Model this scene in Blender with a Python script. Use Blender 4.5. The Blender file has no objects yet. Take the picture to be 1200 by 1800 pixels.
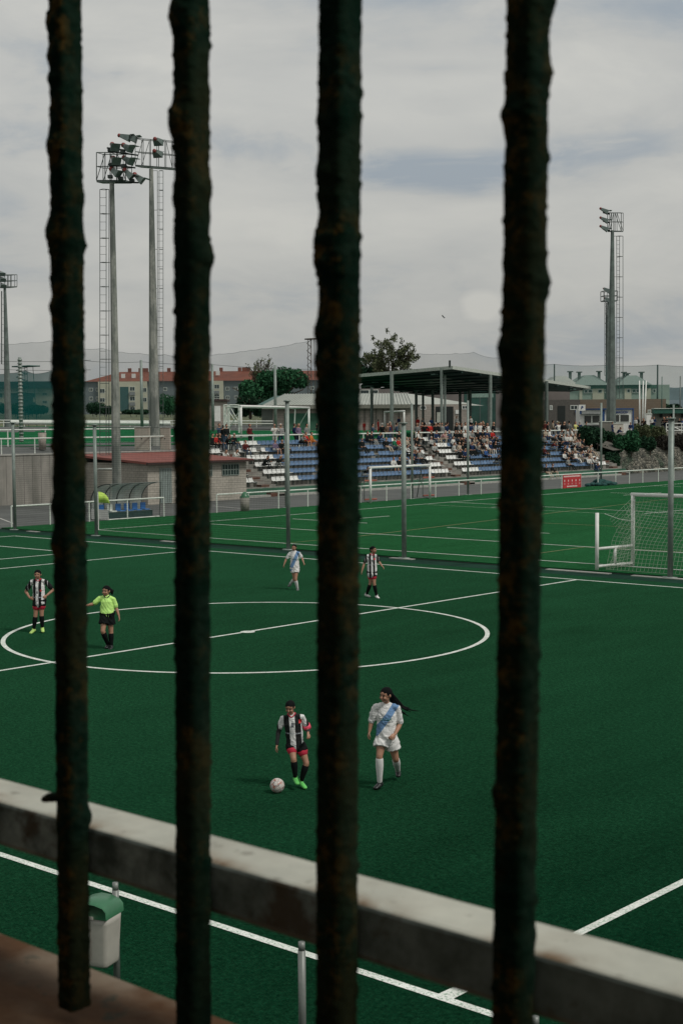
import bpy, bmesh, math, random
from mathutils import Vector, Matrix, noise
R = math.radians
random.seed(7)
S = bpy.context.scene
COL = S.collection
# ------------------------------------------------------------------ camera
F = 2543.74; PIT = R(3.538174); ROLL = R(-0.421411); TH = R(41.6831); H = 5.6
def ray(px, py):
    x = px-600; y = 900-py; c, s = math.cos(ROLL), math.sin(ROLL); x, y = c*x-s*y, s*x+c*y
    X = x; Y = F*math.cos(PIT)+y*math.sin(PIT); Z = -F*math.sin(PIT)+y*math.cos(PIT)
    return Vector((math.cos(TH)*X-math.sin(TH)*Y, math.sin(TH)*X+math.cos(TH)*Y, Z))/Y
C0 = Vector((0, 0, H))
def G(px, py, z=0): r = ray(px, py); return C0+r*((z-H)/r.z)
def PX(px, py, x): r = ray(px, py); return C0+r*(x/r.x)
def PY(px, py, y): r = ray(px, py); return C0+r*(y/r.y)
def D(px, py, d): return C0+ray(px, py)*d
def dep(p): return -math.sin(TH)*p[0]+math.cos(TH)*p[1]

cam_d = bpy.data.cameras.new('camera'); cam = bpy.data.objects.new('camera', cam_d); COL.objects.link(cam)
c, s = math.cos(ROLL), math.sin(ROLL); sp, cp = math.sin(PIT), math.cos(PIT)
def v2w(v): return Vector((math.cos(TH)*v[0]-math.sin(TH)*v[1], math.sin(TH)*v[0]+math.cos(TH)*v[1], v[2]))
ex = v2w((c, s*sp, s*cp)); ey = v2w((-s, c*sp, c*cp)); ez = -v2w((0, cp, -sp))
cam.matrix_world = Matrix(((ex.x, ey.x, ez.x, 0), (ex.y, ey.y, ez.y, 0), (ex.z, ey.z, ez.z, H), (0, 0, 0, 1)))
cam_d.sensor_fit = 'VERTICAL'; cam_d.sensor_height = 36; cam_d.lens = F/1800*36
cam_d.clip_start = 0.05; cam_d.clip_end = 9000
cam_d.dof.use_dof = True; cam_d.dof.focus_distance = 34; cam_d.dof.aperture_fstop = 20
S.camera = cam
S.view_settings.view_transform = 'Standard'; S.view_settings.look = 'None'
S.view_settings.exposure = 0; S.view_settings.gamma = 1
S.cycles.max_bounces = 6; S.cycles.transparent_max_bounces = 24
# ------------------------------------------------------------------ world and sun
W = bpy.data.worlds.new('World'); S.world = W; W.use_nodes = True
SUN_AZ = 6; SUN_EL = 50
nt = W.node_tree; nt.nodes.clear(); N = nt.nodes; L = nt.links
def nd(t, **k):
    n = N.new(t)
    for a, b in k.items(): setattr(n, a, b)
    return n
def setup_world():
    out = nd('ShaderNodeOutputWorld'); bg = nd('ShaderNodeBackground'); bg.inputs[1].default_value = 0.1
    L.new(bg.outputs[0], out.inputs[0])
    sky = nd('ShaderNodeTexSky', sky_type='NISHITA', sun_disc=False)
    sky.sun_elevation = R(SUN_EL); sky.sun_rotation = R(90-SUN_AZ); sky.dust_density = 3
    tc = nd('ShaderNodeTexCoord')
    sep = nd('ShaderNodeSeparateXYZ'); L.new(tc.outputs['Generated'], sep.inputs[0])
    mp = nd('ShaderNodeMapping'); mp.inputs['Rotation'].default_value = (0, R(4), -TH); mp.inputs['Scale'].default_value = (3.0, 3.0, 8.5)
    mp.inputs['Location'].default_value = (3.1, 1.7, .4)
    L.new(tc.outputs['Generated'], mp.inputs[0])
    n1 = nd('ShaderNodeTexNoise'); n1.inputs['Scale'].default_value = 1.25; n1.inputs['Detail'].default_value = 8; n1.inputs['Roughness'].default_value = .55; n1.inputs['Distortion'].default_value = .35
    L.new(mp.outputs[0], n1.inputs['Vector'])
    r1 = nd('ShaderNodeValToRGB'); r1.color_ramp.elements[0].position = .30; r1.color_ramp.elements[1].position = .60
    L.new(n1.outputs[0], r1.inputs[0])
    n2 = nd('ShaderNodeTexNoise'); n2.inputs['Scale'].default_value = 3.6; n2.inputs['Detail'].default_value = 9; n2.inputs['Roughness'].default_value = .6; n2.inputs['Distortion'].default_value = .6
    L.new(mp.outputs[0], n2.inputs['Vector'])
    def math_(op, a, b, clamp=False):
        m = nd('ShaderNodeMath', operation=op, use_clamp=clamp)
        for i, q in enumerate((a, b)):
            if isinstance(q, (int, float)): m.inputs[i].default_value = q
            else: L.new(q, m.inputs[i])
        return m.outputs[0]
    # blobs: openings and bright heads at fixed directions of the sky
    def blob(px, py, rx, ry, rough=0.5):
        d0 = ray(px, py).normalized()
        sub = nd('ShaderNodeVectorMath', operation='SUBTRACT'); L.new(tc.outputs['Generated'], sub.inputs[0]); sub.inputs[1].default_value = d0
        m2 = nd('ShaderNodeMapping', vector_type='POINT'); m2.inputs['Rotation'].default_value = (0, 0, -TH); m2.inputs['Scale'].default_value = (F/rx, F/rx, F/ry)
        L.new(sub.outputs[0], m2.inputs[0])
        ln = nd('ShaderNodeVectorMath', operation='LENGTH'); L.new(m2.outputs[0], ln.inputs[0])
        a = math_('ADD', ln.outputs['Value'], math_('MULTIPLY', math_('SUBTRACT', n2.outputs[0], .5), rough*3))
        return math_('SUBTRACT', 1.15, a, True)
    k = math_('ADD', math_('MULTIPLY', r1.outputs[0], .74), math_('MULTIPLY', math_('SUBTRACT', n2.outputs[0], .5), .95), True)
    for px, py, rx, ry, q in ((740, 300, 210, 36, .55), (40, 225, 130, 34, .5), (430, 262, 130, 34, .35), (200, 130, 120, 22, .35), (760, 120, 160, 16, .3), (1080, 260, 130, 26, .35), (1130, 600, 260, 60, .2), (60, 70, 120, 30, .2), (830, 340, 90, 22, .3)):
        k = math_('SUBTRACT', k, math_('MULTIPLY', blob(px, py, rx, ry), q), True)
    for px, py, rx, ry, q in ((848, 540, 34, 24, .9), (32, 556, 42, 28, .6), (700, 390, 260, 50, .5), (800, 150, 330, 90, .45), (1060, 160, 160, 90, .4), (420, 380, 160, 70, .35)):
        k = math_('ADD', k, math_('MULTIPLY', blob(px, py, rx, ry, .8), q), True)
    cr = nd('ShaderNodeValToRGB'); e = cr.color_ramp.elements
    e[0].position = 0; e[0].color = (.345, .39, .43, 1); e[1].position = 1; e[1].color = (.61, .605, .565, 1)
    m = cr.color_ramp.elements.new(.45); m.color = (.51, .515, .495, 1)
    L.new(k, cr.inputs[0])
    # denser, duller air towards the horizon
    hz = nd('ShaderNodeMapRange'); L.new(sep.outputs[2], hz.inputs[0]); hz.inputs[1].default_value = 0; hz.inputs[2].default_value = .22; hz.inputs[3].default_value = .80; hz.inputs[4].default_value = 1
    up = nd('ShaderNodeMapRange'); L.new(sep.outputs[2], up.inputs[0]); up.inputs[1].default_value = .3; up.inputs[2].default_value = .8; up.inputs[3].default_value = 10; up.inputs[4].default_value = 10.5
    g = math_('MULTIPLY', hz.outputs[0], up.outputs[0])
    sc = nd('ShaderNodeVectorMath', operation='SCALE'); L.new(cr.outputs[0], sc.inputs[0]); L.new(g, sc.inputs['Scale'])
    mx = nd('ShaderNodeMixRGB'); mx.inputs[0].default_value = .95; L.new(sky.outputs[0], mx.inputs[1]); L.new(sc.outputs[0], mx.inputs[2])
    L.new(mx.outputs[0], bg.inputs[0])
setup_world()
sd = bpy.data.lights.new('sun', 'SUN'); sd.energy = 1.8; sd.angle = R(10); sd.color = (1, .96, .9)
so = bpy.data.objects.new('sun', sd); COL.objects.link(so)
sv = Vector((math.cos(R(SUN_AZ))*math.cos(R(SUN_EL)), math.sin(R(SUN_AZ))*math.cos(R(SUN_EL)), math.sin(R(SUN_EL))))
so.rotation_euler = (-sv).to_track_quat('-Z', 'Y').to_euler()
# ------------------------------------------------------------------ materials
MATS = {}
class NT:
    def __init__(self, m):
        self.t = m.node_tree; self.b = self.t.nodes['Principled BSDF']; self.out = self.t.nodes['Material Output']
        self.tc = self.t.nodes.new('ShaderNodeTexCoord')
    def n(self, t, ins=None, **k):
        q = self.t.nodes.new(t)
        for a, b in k.items(): setattr(q, a, b)
        for a, b in (ins or {}).items():
            if hasattr(b, 'is_output') or isinstance(b, bpy.types.NodeSocket): self.t.links.new(b, q.inputs[a])
            else: q.inputs[a].default_value = b
        return q
    def m(self, op, a, b=0.0, clamp=False): return self.n('ShaderNodeMath', {0: a, 1: b}, operation=op, use_clamp=clamp).outputs[0]
    def noise(self, scale, detail=4, rough=.5, vec=None, dist=0):
        q = self.n('ShaderNodeTexNoise', {'Scale': scale, 'Detail': detail, 'Roughness': rough, 'Distortion': dist})
        self.t.links.new(vec or self.tc.outputs['Object'], q.inputs['Vector']); return q.outputs[0]
    def ramp(self, f, lo, hi): return self.n('ShaderNodeMapRange', {0: f, 1: lo, 2: hi, 3: 0.0, 4: 1.0}).outputs[0]
    def mix(self, f, a, b):
        q = self.n('ShaderNodeMixRGB', {0: f})
        for i, v in ((1, a), (2, b)):
            if isinstance(v, tuple): q.inputs[i].default_value = (v+(1,))[:4]
            else: self.t.links.new(v, q.inputs[i])
        return q.outputs[0]
    def col(self, v): self.t.links.new(v, self.b.inputs['Base Color'])
    def bump(self, h, st=.3, dist=.01):
        q = self.n('ShaderNodeBump', {'Strength': st, 'Distance': dist, 'Height': h}); self.t.links.new(q.outputs[0], self.b.inputs['Normal'])
    def scaled(self, sx, sy, sz, src='Object'):
        return self.n('ShaderNodeMapping', {'Vector': self.tc.outputs[src], 'Scale': (sx, sy, sz)}).outputs[0]
def newmat(name, color, rough=.7, metal=0.0, spec=.5):
    m = bpy.data.materials.new(name); m.use_nodes = True; b = m.node_tree.nodes['Principled BSDF']
    b.inputs['Base Color'].default_value = (*color, 1); b.inputs['Roughness'].default_value = rough; b.inputs['Metallic'].default_value = metal
    b.inputs['Specular IOR Level'].default_value = spec
    return m, NT(m)
def M(name, color=None, rough=.7, metal=0.0, sc=6.0, var=.25, bump=0.0, spec=.5):
    if name in MATS: return MATS[name]
    m, t = newmat(name, color, rough, metal, spec)
    f = t.ramp(t.noise(sc, 5, .6), .3, .7)
    t.col(t.mix(f, tuple(x*(1-var) for x in color), tuple(min(1, x*(1+var)) for x in color)))
    if bump: t.bump(t.noise(sc*6, 4), bump)
    MATS[name] = m; return m
def turf(name, base, dusty):
    m, t = newmat(name, base, .95, 0, .0)
    big = t.ramp(t.noise(.045, 4, .6), .35, .7)
    mid = t.ramp(t.noise(.5, 6, .65, t.scaled(1.6, .5, 1)), .3, .72)
    fine = t.m('POWER', t.ramp(t.noise(17, 6, 1.0), .36, .66), 2.0)
    fine2 = t.ramp(t.noise(9, 4, .7), .35, .7)
    a = t.mix(t.m('MULTIPLY', big, .75), tuple(x*.75 for x in base), dusty)
    a = t.mix(t.m('MULTIPLY', mid, .7), a, dusty)
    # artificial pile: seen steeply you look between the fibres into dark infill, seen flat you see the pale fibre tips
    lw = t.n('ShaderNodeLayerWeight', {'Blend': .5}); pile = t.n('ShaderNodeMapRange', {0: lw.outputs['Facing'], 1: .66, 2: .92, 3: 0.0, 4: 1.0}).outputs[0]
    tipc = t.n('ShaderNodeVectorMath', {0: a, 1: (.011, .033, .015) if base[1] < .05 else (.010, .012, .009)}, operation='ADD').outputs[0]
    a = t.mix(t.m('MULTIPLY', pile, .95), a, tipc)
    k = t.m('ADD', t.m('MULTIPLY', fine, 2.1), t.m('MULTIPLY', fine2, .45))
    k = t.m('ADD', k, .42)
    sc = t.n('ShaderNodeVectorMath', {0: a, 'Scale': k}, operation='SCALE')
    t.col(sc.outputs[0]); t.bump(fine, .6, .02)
    t.b.inputs['Sheen Weight'].default_value = .03; t.b.inputs['Sheen Roughness'].default_value = .1; t.b.inputs['Sheen Tint'].default_value = (.5, 1, .6, 1)
    MATS[name] = m; return m
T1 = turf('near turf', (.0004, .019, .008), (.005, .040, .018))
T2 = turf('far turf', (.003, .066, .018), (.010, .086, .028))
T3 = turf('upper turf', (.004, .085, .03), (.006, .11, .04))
def line_mat():
    m, t = newmat('painted turf line', (.7, .72, .66), .8)
    f = t.ramp(t.noise(34, 4, .8), .40, .50); g = t.ramp(t.noise(3, 3), .3, .7)
    t.col(t.mix(f, (.25, .36, .27), t.mix(g, (.6, .62, .57), (.82, .84, .79))))
    MATS['line'] = m; return m
LINE = line_mat()
LINE2 = M('thin far turf line', (.5, .6, .47), .8)
LINE3 = M('faded yellow line', (.3, .25, .12), .8)
ASPH = M('worn asphalt', (.082, .088, .082), .9, 0, .35, .22, .2)
ASPH2 = M('green dusted asphalt', (.014, .042, .029), .95, 0, .8, .3, .2, .02)
CURB = M('curb concrete', (.33, .33, .3), .85, 0, 3, .2, .2)
def concrete_stained():
    m, t = newmat('stained concrete', (.25, .25, .23), .9)
    streak = t.ramp(t.noise(1, 5, .6, t.scaled(1.4, 1.1, .12)), .42, .75)
    b = t.ramp(t.noise(.9, 6, .6), .3, .7); seam = t.n('ShaderNodeTexWave', {'Scale': .42, 'Distortion': .4, 'Vector': t.scaled(0, 1, 0)}, wave_type='BANDS', bands_direction='Y').outputs['Fac']
    a = t.mix(b, (.33, .31, .275), (.22, .215, .19)); a = t.mix(t.m('MULTIPLY', streak, .75), a, (.07, .075, .06))
    a = t.mix(t.m('MULTIPLY', t.ramp(seam, .985, 1), .7), a, (.04, .04, .035))
    t.col(a); t.bump(t.noise(7, 5), .3, .02); MATS[m.name] = m; return m
CONC = concrete_stained()
def block_mat(name, c1, c2, mortar, sx=1.0):
    m, t = newmat(name, c1, .9)
    v = t.n('ShaderNodeSeparateXYZ', {0: t.tc.outputs['Object']})
    cv = t.n('ShaderNodeCombineXYZ', {0: t.m('ADD', v.outputs[0], v.outputs[1]), 1: v.outputs[2]})
    bk = t.n('ShaderNodeTexBrick', {'Vector': cv.outputs[0], 'Color1': (*c1, 1), 'Color2': (*c2, 1), 'Mortar': (*mortar, 1), 'Scale': sx, 'Mortar Size': .015, 'Brick Width': .42, 'Row Height': .21})
    dirt = t.ramp(t.noise(.8, 5, .6), .45, .75)
    t.col(t.mix(t.m('MULTIPLY', dirt, .45), bk.outputs[0], (.14, .14, .115))); MATS[name] = m; return m
BLOCK = block_mat('hut block wall', (.42, .39, .33), (.37, .345, .295), (.25, .235, .205))
BRICKB = block_mat('brown block wall', (.17, .13, .09), (.155, .12, .085), (.12, .095, .07), .7)
PALEBR = block_mat('pale block wall', (.34, .30, .26), (.31, .275, .24), (.23, .21, .18), .7)
WHITE = M('white paint', (.72, .73, .69), .5, 0, 3, .1)
WHITEG = M('chalky white tube', (.62, .66, .6), .55, 0, 5, .15)
GALV = M('galvanised post', (.21, .25, .225), .5, .25, 4, .2)
GALVD = M('dark galvanised mast', (.13, .16, .145), .55, .3, 1.2, .35)
GALVL = M('pale galvanised mast', (.33, .34, .31), .6, .15, 1.2, .35)
STEEL = M('thin grey steel', (.12, .14, .13), .5, .4, 5, .2)
DARK = M('dark fitting', (.02, .03, .027), .6)
BLACK = M('black void', (.01, .015, .013), .8)
REDROOF = M('red sheet roof', (.21, .06, .045), .75, 0, 1.2, .2)
TILE = M('orange tile roof', (.165, .042, .018), .8, 0, .5, .25)
CREAM = M('cream render', (.5, .5, .38), .85, 0, .4, .12)
GREYR = M('grey render', (.13, .16, .165), .85, 0, .4, .12)
PALEG = M('pale green render', (.28, .36, .3), .85, 0, .4, .12)
WINGL = M('window glass', (.02, .035, .035), .15)
TEALGL = M('teal shutter', (.02, .09, .085), .4)
SEATW = M('white plastic seat', (.68, .69, .66), .45, 0, 2, .12)
SEATB = M('blue plastic seat', (.10, .175, .29), .5, 0, 1.5, .25)
STEPB = M('brown stair block', (.10, .045, .028), .85, 0, 3, .4)
STANDC = M('stand concrete', (.22, .215, .19), .9, 0, 1.5, .3, .2)
GREENW = M('green painted plinth', (.03, .11, .065), .8, 0, 1, .3)
SIGNR = M('red banner', (.42, .025, .03), .6, 0, 2, .12)
BLUE = M('blue paint', (.02, .075, .24), .5)
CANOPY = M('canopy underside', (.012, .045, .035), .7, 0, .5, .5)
SHEET = M('pale sheet roof', (.36, .38, .34), .6, 0, .5, .12)
EARTH = M('bare earth', (.09, .085, .07), .95, 0, 1.5, .35, .4)
GRASSB = M('dry grass bank', (.10, .115, .06), .95, 0, .4, .4)
SKIN = M('skin', (.36, .19, .12), .55, 0, 10, .08)
SKIND = M('tanned skin', (.33, .175, .115), .55, 0, 10, .08)
HAIRD = M('dark hair', (.006, .007, .007), .8, spec=.08)
# ------------------------------------------------------------------ mesh helpers
class MB:
    def __init__(self): self.v = []; self.f = []; self.mi = []
    def add(self, vs, fs, mi=0):
        o = len(self.v); self.v += [tuple(x) for x in vs]; self.f += [tuple(i+o for i in f) for f in fs]; self.mi += [mi]*len(fs)
    def box(self, a, b, mi=0):
        x0, y0, z0 = a; x1, y1, z1 = b
        if x0 > x1: x0, x1 = x1, x0
        if y0 > y1: y0, y1 = y1, y0
        if z0 > z1: z0, z1 = z1, z0
        self.add([(x0, y0, z0), (x1, y0, z0), (x1, y1, z0), (x0, y1, z0), (x0, y0, z1), (x1, y0, z1), (x1, y1, z1), (x0, y1, z1)],
                 [(0, 3, 2, 1), (4, 5, 6, 7), (0, 1, 5, 4), (1, 2, 6, 5), (2, 3, 7, 6), (3, 0, 4, 7)], mi)
    def quad(self, a, b, c_, d, mi=0): self.add([a, b, c_, d], [(0, 1, 2, 3)], mi)
    def rod(self, a, b, r, r2=None, n=8, mi=0, square=False):
        a = Vector(a); b = Vector(b); t = b-a
        if t.length < 1e-6: return
        r2 = r if r2 is None else r2; t.normalize()
        u = Vector((0, 0, 1)) if abs(t.z) < .9 else Vector((1, 0, 0))
        x = t.cross(u).normalized(); y = t.cross(x)
        if square: n = 4
        o = math.pi/4 if square else 0
        vs = [a+(x*math.cos(o+2*math.pi*i/n)+y*math.sin(o+2*math.pi*i/n))*r for i in range(n)]+[b+(x*math.cos(o+2*math.pi*i/n)+y*math.sin(o+2*math.pi*i/n))*r2 for i in range(n)]
        fs = [(i, (i+1) % n, n+(i+1) % n, n+i) for i in range(n)]+[tuple(range(n))[::-1], tuple(range(n, 2*n))]
        self.add(vs, fs, mi)
    def path(self, pts, r, n=6, mi=0):
        for a, b in zip(pts, pts[1:]): self.rod(a, b, r, n=n, mi=mi)
    def sphere(self, c_, r, seg=12, ring=8, rot=None, mi=0):
        if not hasattr(r, '__len__'): r = (r, r, r)
        vs = []; fs = []
        for j in range(ring+1):
            ph = math.pi*j/ring
            for i in range(seg):
                th = 2*math.pi*i/seg; p = Vector((r[0]*math.sin(ph)*math.cos(th), r[1]*math.sin(ph)*math.sin(th), r[2]*math.cos(ph)))
                if rot: p = rot @ p
                vs.append(Vector(c_)+p)
        for j in range(ring):
            for i in range(seg): fs.append((j*seg+i, (j+1)*seg+i, (j+1)*seg+(i+1) % seg, j*seg+(i+1) % seg))
        self.add(vs, fs, mi)
    def tube(self, pts, rad, ref=(1, 0, 0), n=12, cap=True, mi=0):
        # elliptical loft through pts; rad entries are (along ref, across) or a single number
        pts = [Vector(p) for p in pts]; rad = [(q, q) if not hasattr(q, '__len__') else q for q in rad]
        if cap:
            t0 = (pts[0]-pts[1]).normalized(); t1 = (pts[-1]-pts[-2]).normalized(); a0 = min(rad[0]); a1 = min(rad[-1])
            P = [pts[0]+t0*a0*.95, pts[0]+t0*a0*.6]+pts+[pts[-1]+t1*a1*.6, pts[-1]+t1*a1*.95]
            Q = [(rad[0][0]*.25, rad[0][1]*.25), (rad[0][0]*.78, rad[0][1]*.78)]+rad+[(rad[-1][0]*.78, rad[-1][1]*.78), (rad[-1][0]*.25, rad[-1][1]*.25)]
        else: P, Q = pts, rad
        vs = []; m = len(P)
        for k in range(m):
            t = (P[min(k+1, m-1)]-P[max(k-1, 0)]).normalized(); rf = Vector(ref)
            x = (rf-t*rf.dot(t))
            if x.length < .2: rf = Vector((0, 1, 0)); x = rf-t*rf.dot(t)
            x.normalize(); y = t.cross(x)
            for i in range(n):
                a = 2*math.pi*i/n; vs.append(P[k]+x*math.cos(a)*Q[k][0]+y*math.sin(a)*Q[k][1])
        fs = [(k*n+i, k*n+(i+1) % n, (k+1)*n+(i+1) % n, (k+1)*n+i) for k in range(m-1) for i in range(n)]+[tuple(range(n))[::-1], tuple(range((m-1)*n, m*n))]
        self.add(vs, fs, mi)
    def mesh(self, name, mats, smooth=False):
        me = bpy.data.meshes.new(name); me.from_pydata(self.v, [], self.f)
        for m in (mats if isinstance(mats, (list, tuple)) else [mats]): me.materials.append(m)
        me.polygons.foreach_set('material_index', self.mi)
        if smooth: me.polygons.foreach_set('use_smooth', [True]*len(self.f))
        me.update(); return me
    def obj(self, name, mats, parent=None, smooth=False, **tags):
        o = bpy.data.objects.new(name, self.mesh(name, mats, smooth)); COL.objects.link(o)
        if parent: o.parent = parent
        for k, v in tags.items(): o[k] = v
        return o
def thing(name, label, cat, loc=(0, 0, 0), rz=0.0, group=None):
    o = bpy.data.objects.new(name, None); COL.objects.link(o); o.location = loc; o.rotation_euler = (0, 0, rz); o.empty_display_size = .2
    o['label'] = label; o['category'] = cat
    if group: o['group'] = group
    return o
def single(mb, name, mats, label, cat, group=None, smooth=False):
    o = mb.obj(name, mats, smooth=smooth); o['label'] = label; o['category'] = cat
    if group: o['group'] = group
    return o
def struct(mb, name, mats, kind='structure'): o = mb.obj(name, mats); o['kind'] = kind; return o
def remesh(me, voxel, smooth=2, name='tmp', subdiv=False):
    o = bpy.data.objects.new(name, me); COL.objects.link(o)
    m = o.modifiers.new('r', 'REMESH'); m.mode = 'VOXEL'; m.voxel_size = voxel; m.use_smooth_shade = True
    if smooth: q = o.modifiers.new('s', 'SMOOTH'); q.iterations = smooth; q.factor = .5
    dg = bpy.context.evaluated_depsgraph_get(); ev = o.evaluated_get(dg); out = bpy.data.meshes.new_from_object(ev)
    bpy.data.objects.remove(o); out.polygons.foreach_set('use_smooth', [True]*len(out.polygons)); out.name = name
    return out
def from_mesh(me, name, mats, parent=None):
    me.materials.clear()
    for m in mats: me.materials.append(m)
    o = bpy.data.objects.new(name, me); COL.objects.link(o)
    if parent: o.parent = parent
    return o
def lerp(a, b, t): return a+(b-a)*t
# ------------------------------------------------------------------ terrain
TZ = [(-78, 3.3), (-84.5, 3.47), (-88, 3.62), (-91, 4.05), (-107, 4.45), (-166, 5.3), (-400, 5.4), (-4000, 5.4)]
def zt(x):
    for (a, za), (b, zb) in zip(TZ, TZ[1:]):
        if x >= b: return lerp(za, zb, min(1, max(0, (x-a)/(b-a))))
    return TZ[-1][1]
def GT(px, py, off=0):
    d = 100.0
    while d < 1500:
        p = D(px, py, d)
        if p.z < zt(p.x)+off: return p
        d += .25
    return p
def terr():
    b = MB(); b.quad((-84.5, -60, 0), (60, -60, 0), (60, 420, 0), (-84.5, 420, 0))
    b.quad((60, -60, 0), (4000, -60, 0), (4000, 4000, 0), (60, 4000, 0)); b.quad((-84.5, 420, 0), (60, 420, 0), (60, 4000, 0), (-84.5, 4000, 0)); b.quad((-84.5, -4000, 0), (4000, -4000, 0), (4000, -60, 0), (-84.5, -60, 0))
    struct(b, 'ground', ASPH)
    b = MB(); xs = [a for a, _ in TZ][1:]
    for a, q in zip(xs, xs[1:]): b.quad((q, -4000, zt(q)), (a, -4000, zt(a)), (a, 4000, zt(a)), (q, 4000, zt(q)))
    struct(b, 'upper_ground', ASPH)
terr()
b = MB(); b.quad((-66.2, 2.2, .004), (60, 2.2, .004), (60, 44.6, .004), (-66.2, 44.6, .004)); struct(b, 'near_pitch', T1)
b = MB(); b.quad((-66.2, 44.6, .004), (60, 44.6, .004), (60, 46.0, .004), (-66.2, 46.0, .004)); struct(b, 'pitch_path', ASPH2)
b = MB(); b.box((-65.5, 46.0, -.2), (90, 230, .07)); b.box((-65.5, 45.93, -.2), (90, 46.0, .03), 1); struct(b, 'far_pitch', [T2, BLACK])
b = MB()
for px in (1025, 1177, 60, 285, 700):
    p = G(px, {1025: 1006, 1177: 1016, 60: 935, 285: 953.5, 700: 984}[px]); w = {1025: 1.6, 1177: 1.4, 60: .5, 285: .5, 700: .7}[px]
    b.box((p.x-w, 45.62, 0), (p.x+w*.7, 45.9, .03))
struct(b, 'concrete_footing_strip', CURB)
# painted lines
def seg(b, p, q, w, z, mi=0):
    p = Vector((p[0], p[1], z)); q = Vector((q[0], q[1], z)); t = (q-p).normalized(); n = Vector((-t.y, t.x, 0))*w/2
    b.quad(p+n, p-n, q-n, q+n, mi)
b = MB(); lw = .115; z1 = .008
yA, yN, yB = 7.761*H, 1.946*H, 7.025*H; xH, xD, xC, xP = -4.929*H, -8.452*H, -9.051*H, -1.501*H; xG = -60.8
seg(b, (xG, yA), (40, yA), lw, z1); seg(b, (xG, yN), (40, yN), lw, z1+.002); seg(b, (xG, yN), (xG, yA), lw, z1+.001)
seg(b, (xH, yN), (xH, yA), lw, z1+.001); seg(b, (xP, yN), (xP, yA), lw, z1+.001)
seg(b, (xD, yN+8), (xD, yA), lw, z1+.001); seg(b, (xC, yN+8), (xC, yB), lw, z1+.001); seg(b, (xG, yB), (xC+.05, yB), lw, z1+.002)
ccx, ccy, cr_ = -4.9186*H, 4.8427*H, 1.14145*H
n = 160
vs = []; 
for i in range(n):
    a = 2*math.pi*i/n
    for r in (cr_-.06, cr_+.06): vs.append((ccx+r*math.cos(a), ccy+r*math.sin(a), z1+.004))
b.add(vs, [(2*i, 2*i+1, (2*i+3) % (2*n), (2*i+2) % (2*n)) for i in range(n)])
b.add([(ccx+.2*math.cos(a/8*math.pi), ccy+.2*math.sin(a/8*math.pi), z1+.006) for a in range(16)], [tuple(range(16))])
# small restart tick by the near touchline
p = G(775, 1753); q = G(806, 1739); seg(b, (p.x, p.y), (q.x, q.y), .12, z1+.003)
struct(b, 'pitch_marking', LINE)
b = MB(); z2 = .078
def gl(p, q, w=.11, mi=0, dz=0):
    a = G(*p, z2); c_ = G(*q, z2); seg(b, a, c_, w, z2+dz, mi)
def along_y(px, py, y0, y1, **k):
    x = G(px, py, z2).x; seg(b, (x, y0), (x, y1), .11, z2+k.get('dz', 0), k.get('mi', 0))
gl((173, 931), (370, 916.2)); gl((370, 916.2), (1200, 849.6), dz=.001)
gl((173, 931.5), (304, 941), dz=.002); gl((304, 941), (503, 955), dz=.002); gl((503, 955), (1115, 996), dz=.002); gl((1115, 996), (1290, 1008), dz=.002)
gl((370, 921), (560, 932.5), dz=.003); gl((560, 932.5), (1290, 977), dz=.003)
gl((514, 912), (645, 919.5), dz=.002); gl((785, 927), (965, 937.5), dz=.002)
gl((560, 917), (684, 907), dz=.003); gl((862, 932), (905, 929), dz=.004)
gl((790, 882.5), (951, 890.5), dz=.002); gl((951, 890.5), (1290, 907), dz=.002)
gl((750, 887), (1290, 914), .05, 1, .001)
gl((1095, 870.5), (1161, 865.6), .11, 0, .002); gl((1072, 866), (1189, 870), .11, 0, .003)
gl((863, 891.8), (905, 889.3), dz=.004); gl((1131, 903), (1290, 888), dz=.004); gl((1144, 854), (1290, 858), .08, 0, .004)
gl((633, 942.2), (1290, 863), .07, 2, .001); gl((500, 955), (633, 942.2), .05, 2, .001); gl((949, 919), (1290, 935), .06, 2, .0015); gl((949, 972), (1027, 961.5), .06, 2, .001); gl((1027, 961.5), (1290, 975), .06, 2, .0055)
struct(b, 'far_pitch_marking', [LINE, LINE2, LINE3])
b = MB()
for p, q in (((0, 911), (26, 921)), ((-40, 922), (20, 921)), ((372, 889), (425, 894)), ((374, 902), (428, 898))): gp, gq = G(*p), G(*q); seg(b, gp, gq, .12, .006)
struct(b, 'asphalt_marking', M('worn asphalt paint', (.4, .4, .37), .9, 0, 3, .4))
# upper pitch
def terr_poly(pts, off, name, mat):
    b = MB(); P = [GT(*p) for p in pts]; me = [(p.x, p.y, zt(p.x)+off) for p in P]
    # split at terrain breaks by dense gridding in image order (near edge then far edge)
    h = len(P)//2; near, far = P[:h], P[h:][::-1]
    for i in range(h-1):
        K = 14
        for k in range(K):
            def pt(a, f, t): q = a.lerp(f, t); return (q.x, q.y, zt(q.x)+off)
            b.quad(pt(near[i], far[i], k/K), pt(near[i+1], far[i+1], k/K), pt(near[i+1], far[i+1], (k+1)/K), pt(near[i], far[i], (k+1)/K))
    return struct(b, name, mat)
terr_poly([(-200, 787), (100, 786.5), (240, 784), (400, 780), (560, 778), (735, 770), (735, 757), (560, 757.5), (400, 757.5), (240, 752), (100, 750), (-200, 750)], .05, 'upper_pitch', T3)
b = MB()
for p, q in (((-60, 772), (300, 770)), ((-60, 779), (300, 778)), ((375, 765), (560, 764))):
    a = GT(*p); c_ = GT(*q)
    for i in range(12):
        u = a.lerp(c_, i/12); v = a.lerp(c_, (i+1)/12); n_ = Vector((0, 0, 1)).cross(v-u).normalized()*.08
        b.quad(*[(w.x, w.y, zt(w.x)+.07) for w in (u-n_, v-n_, v+n_, u+n_)])
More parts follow.
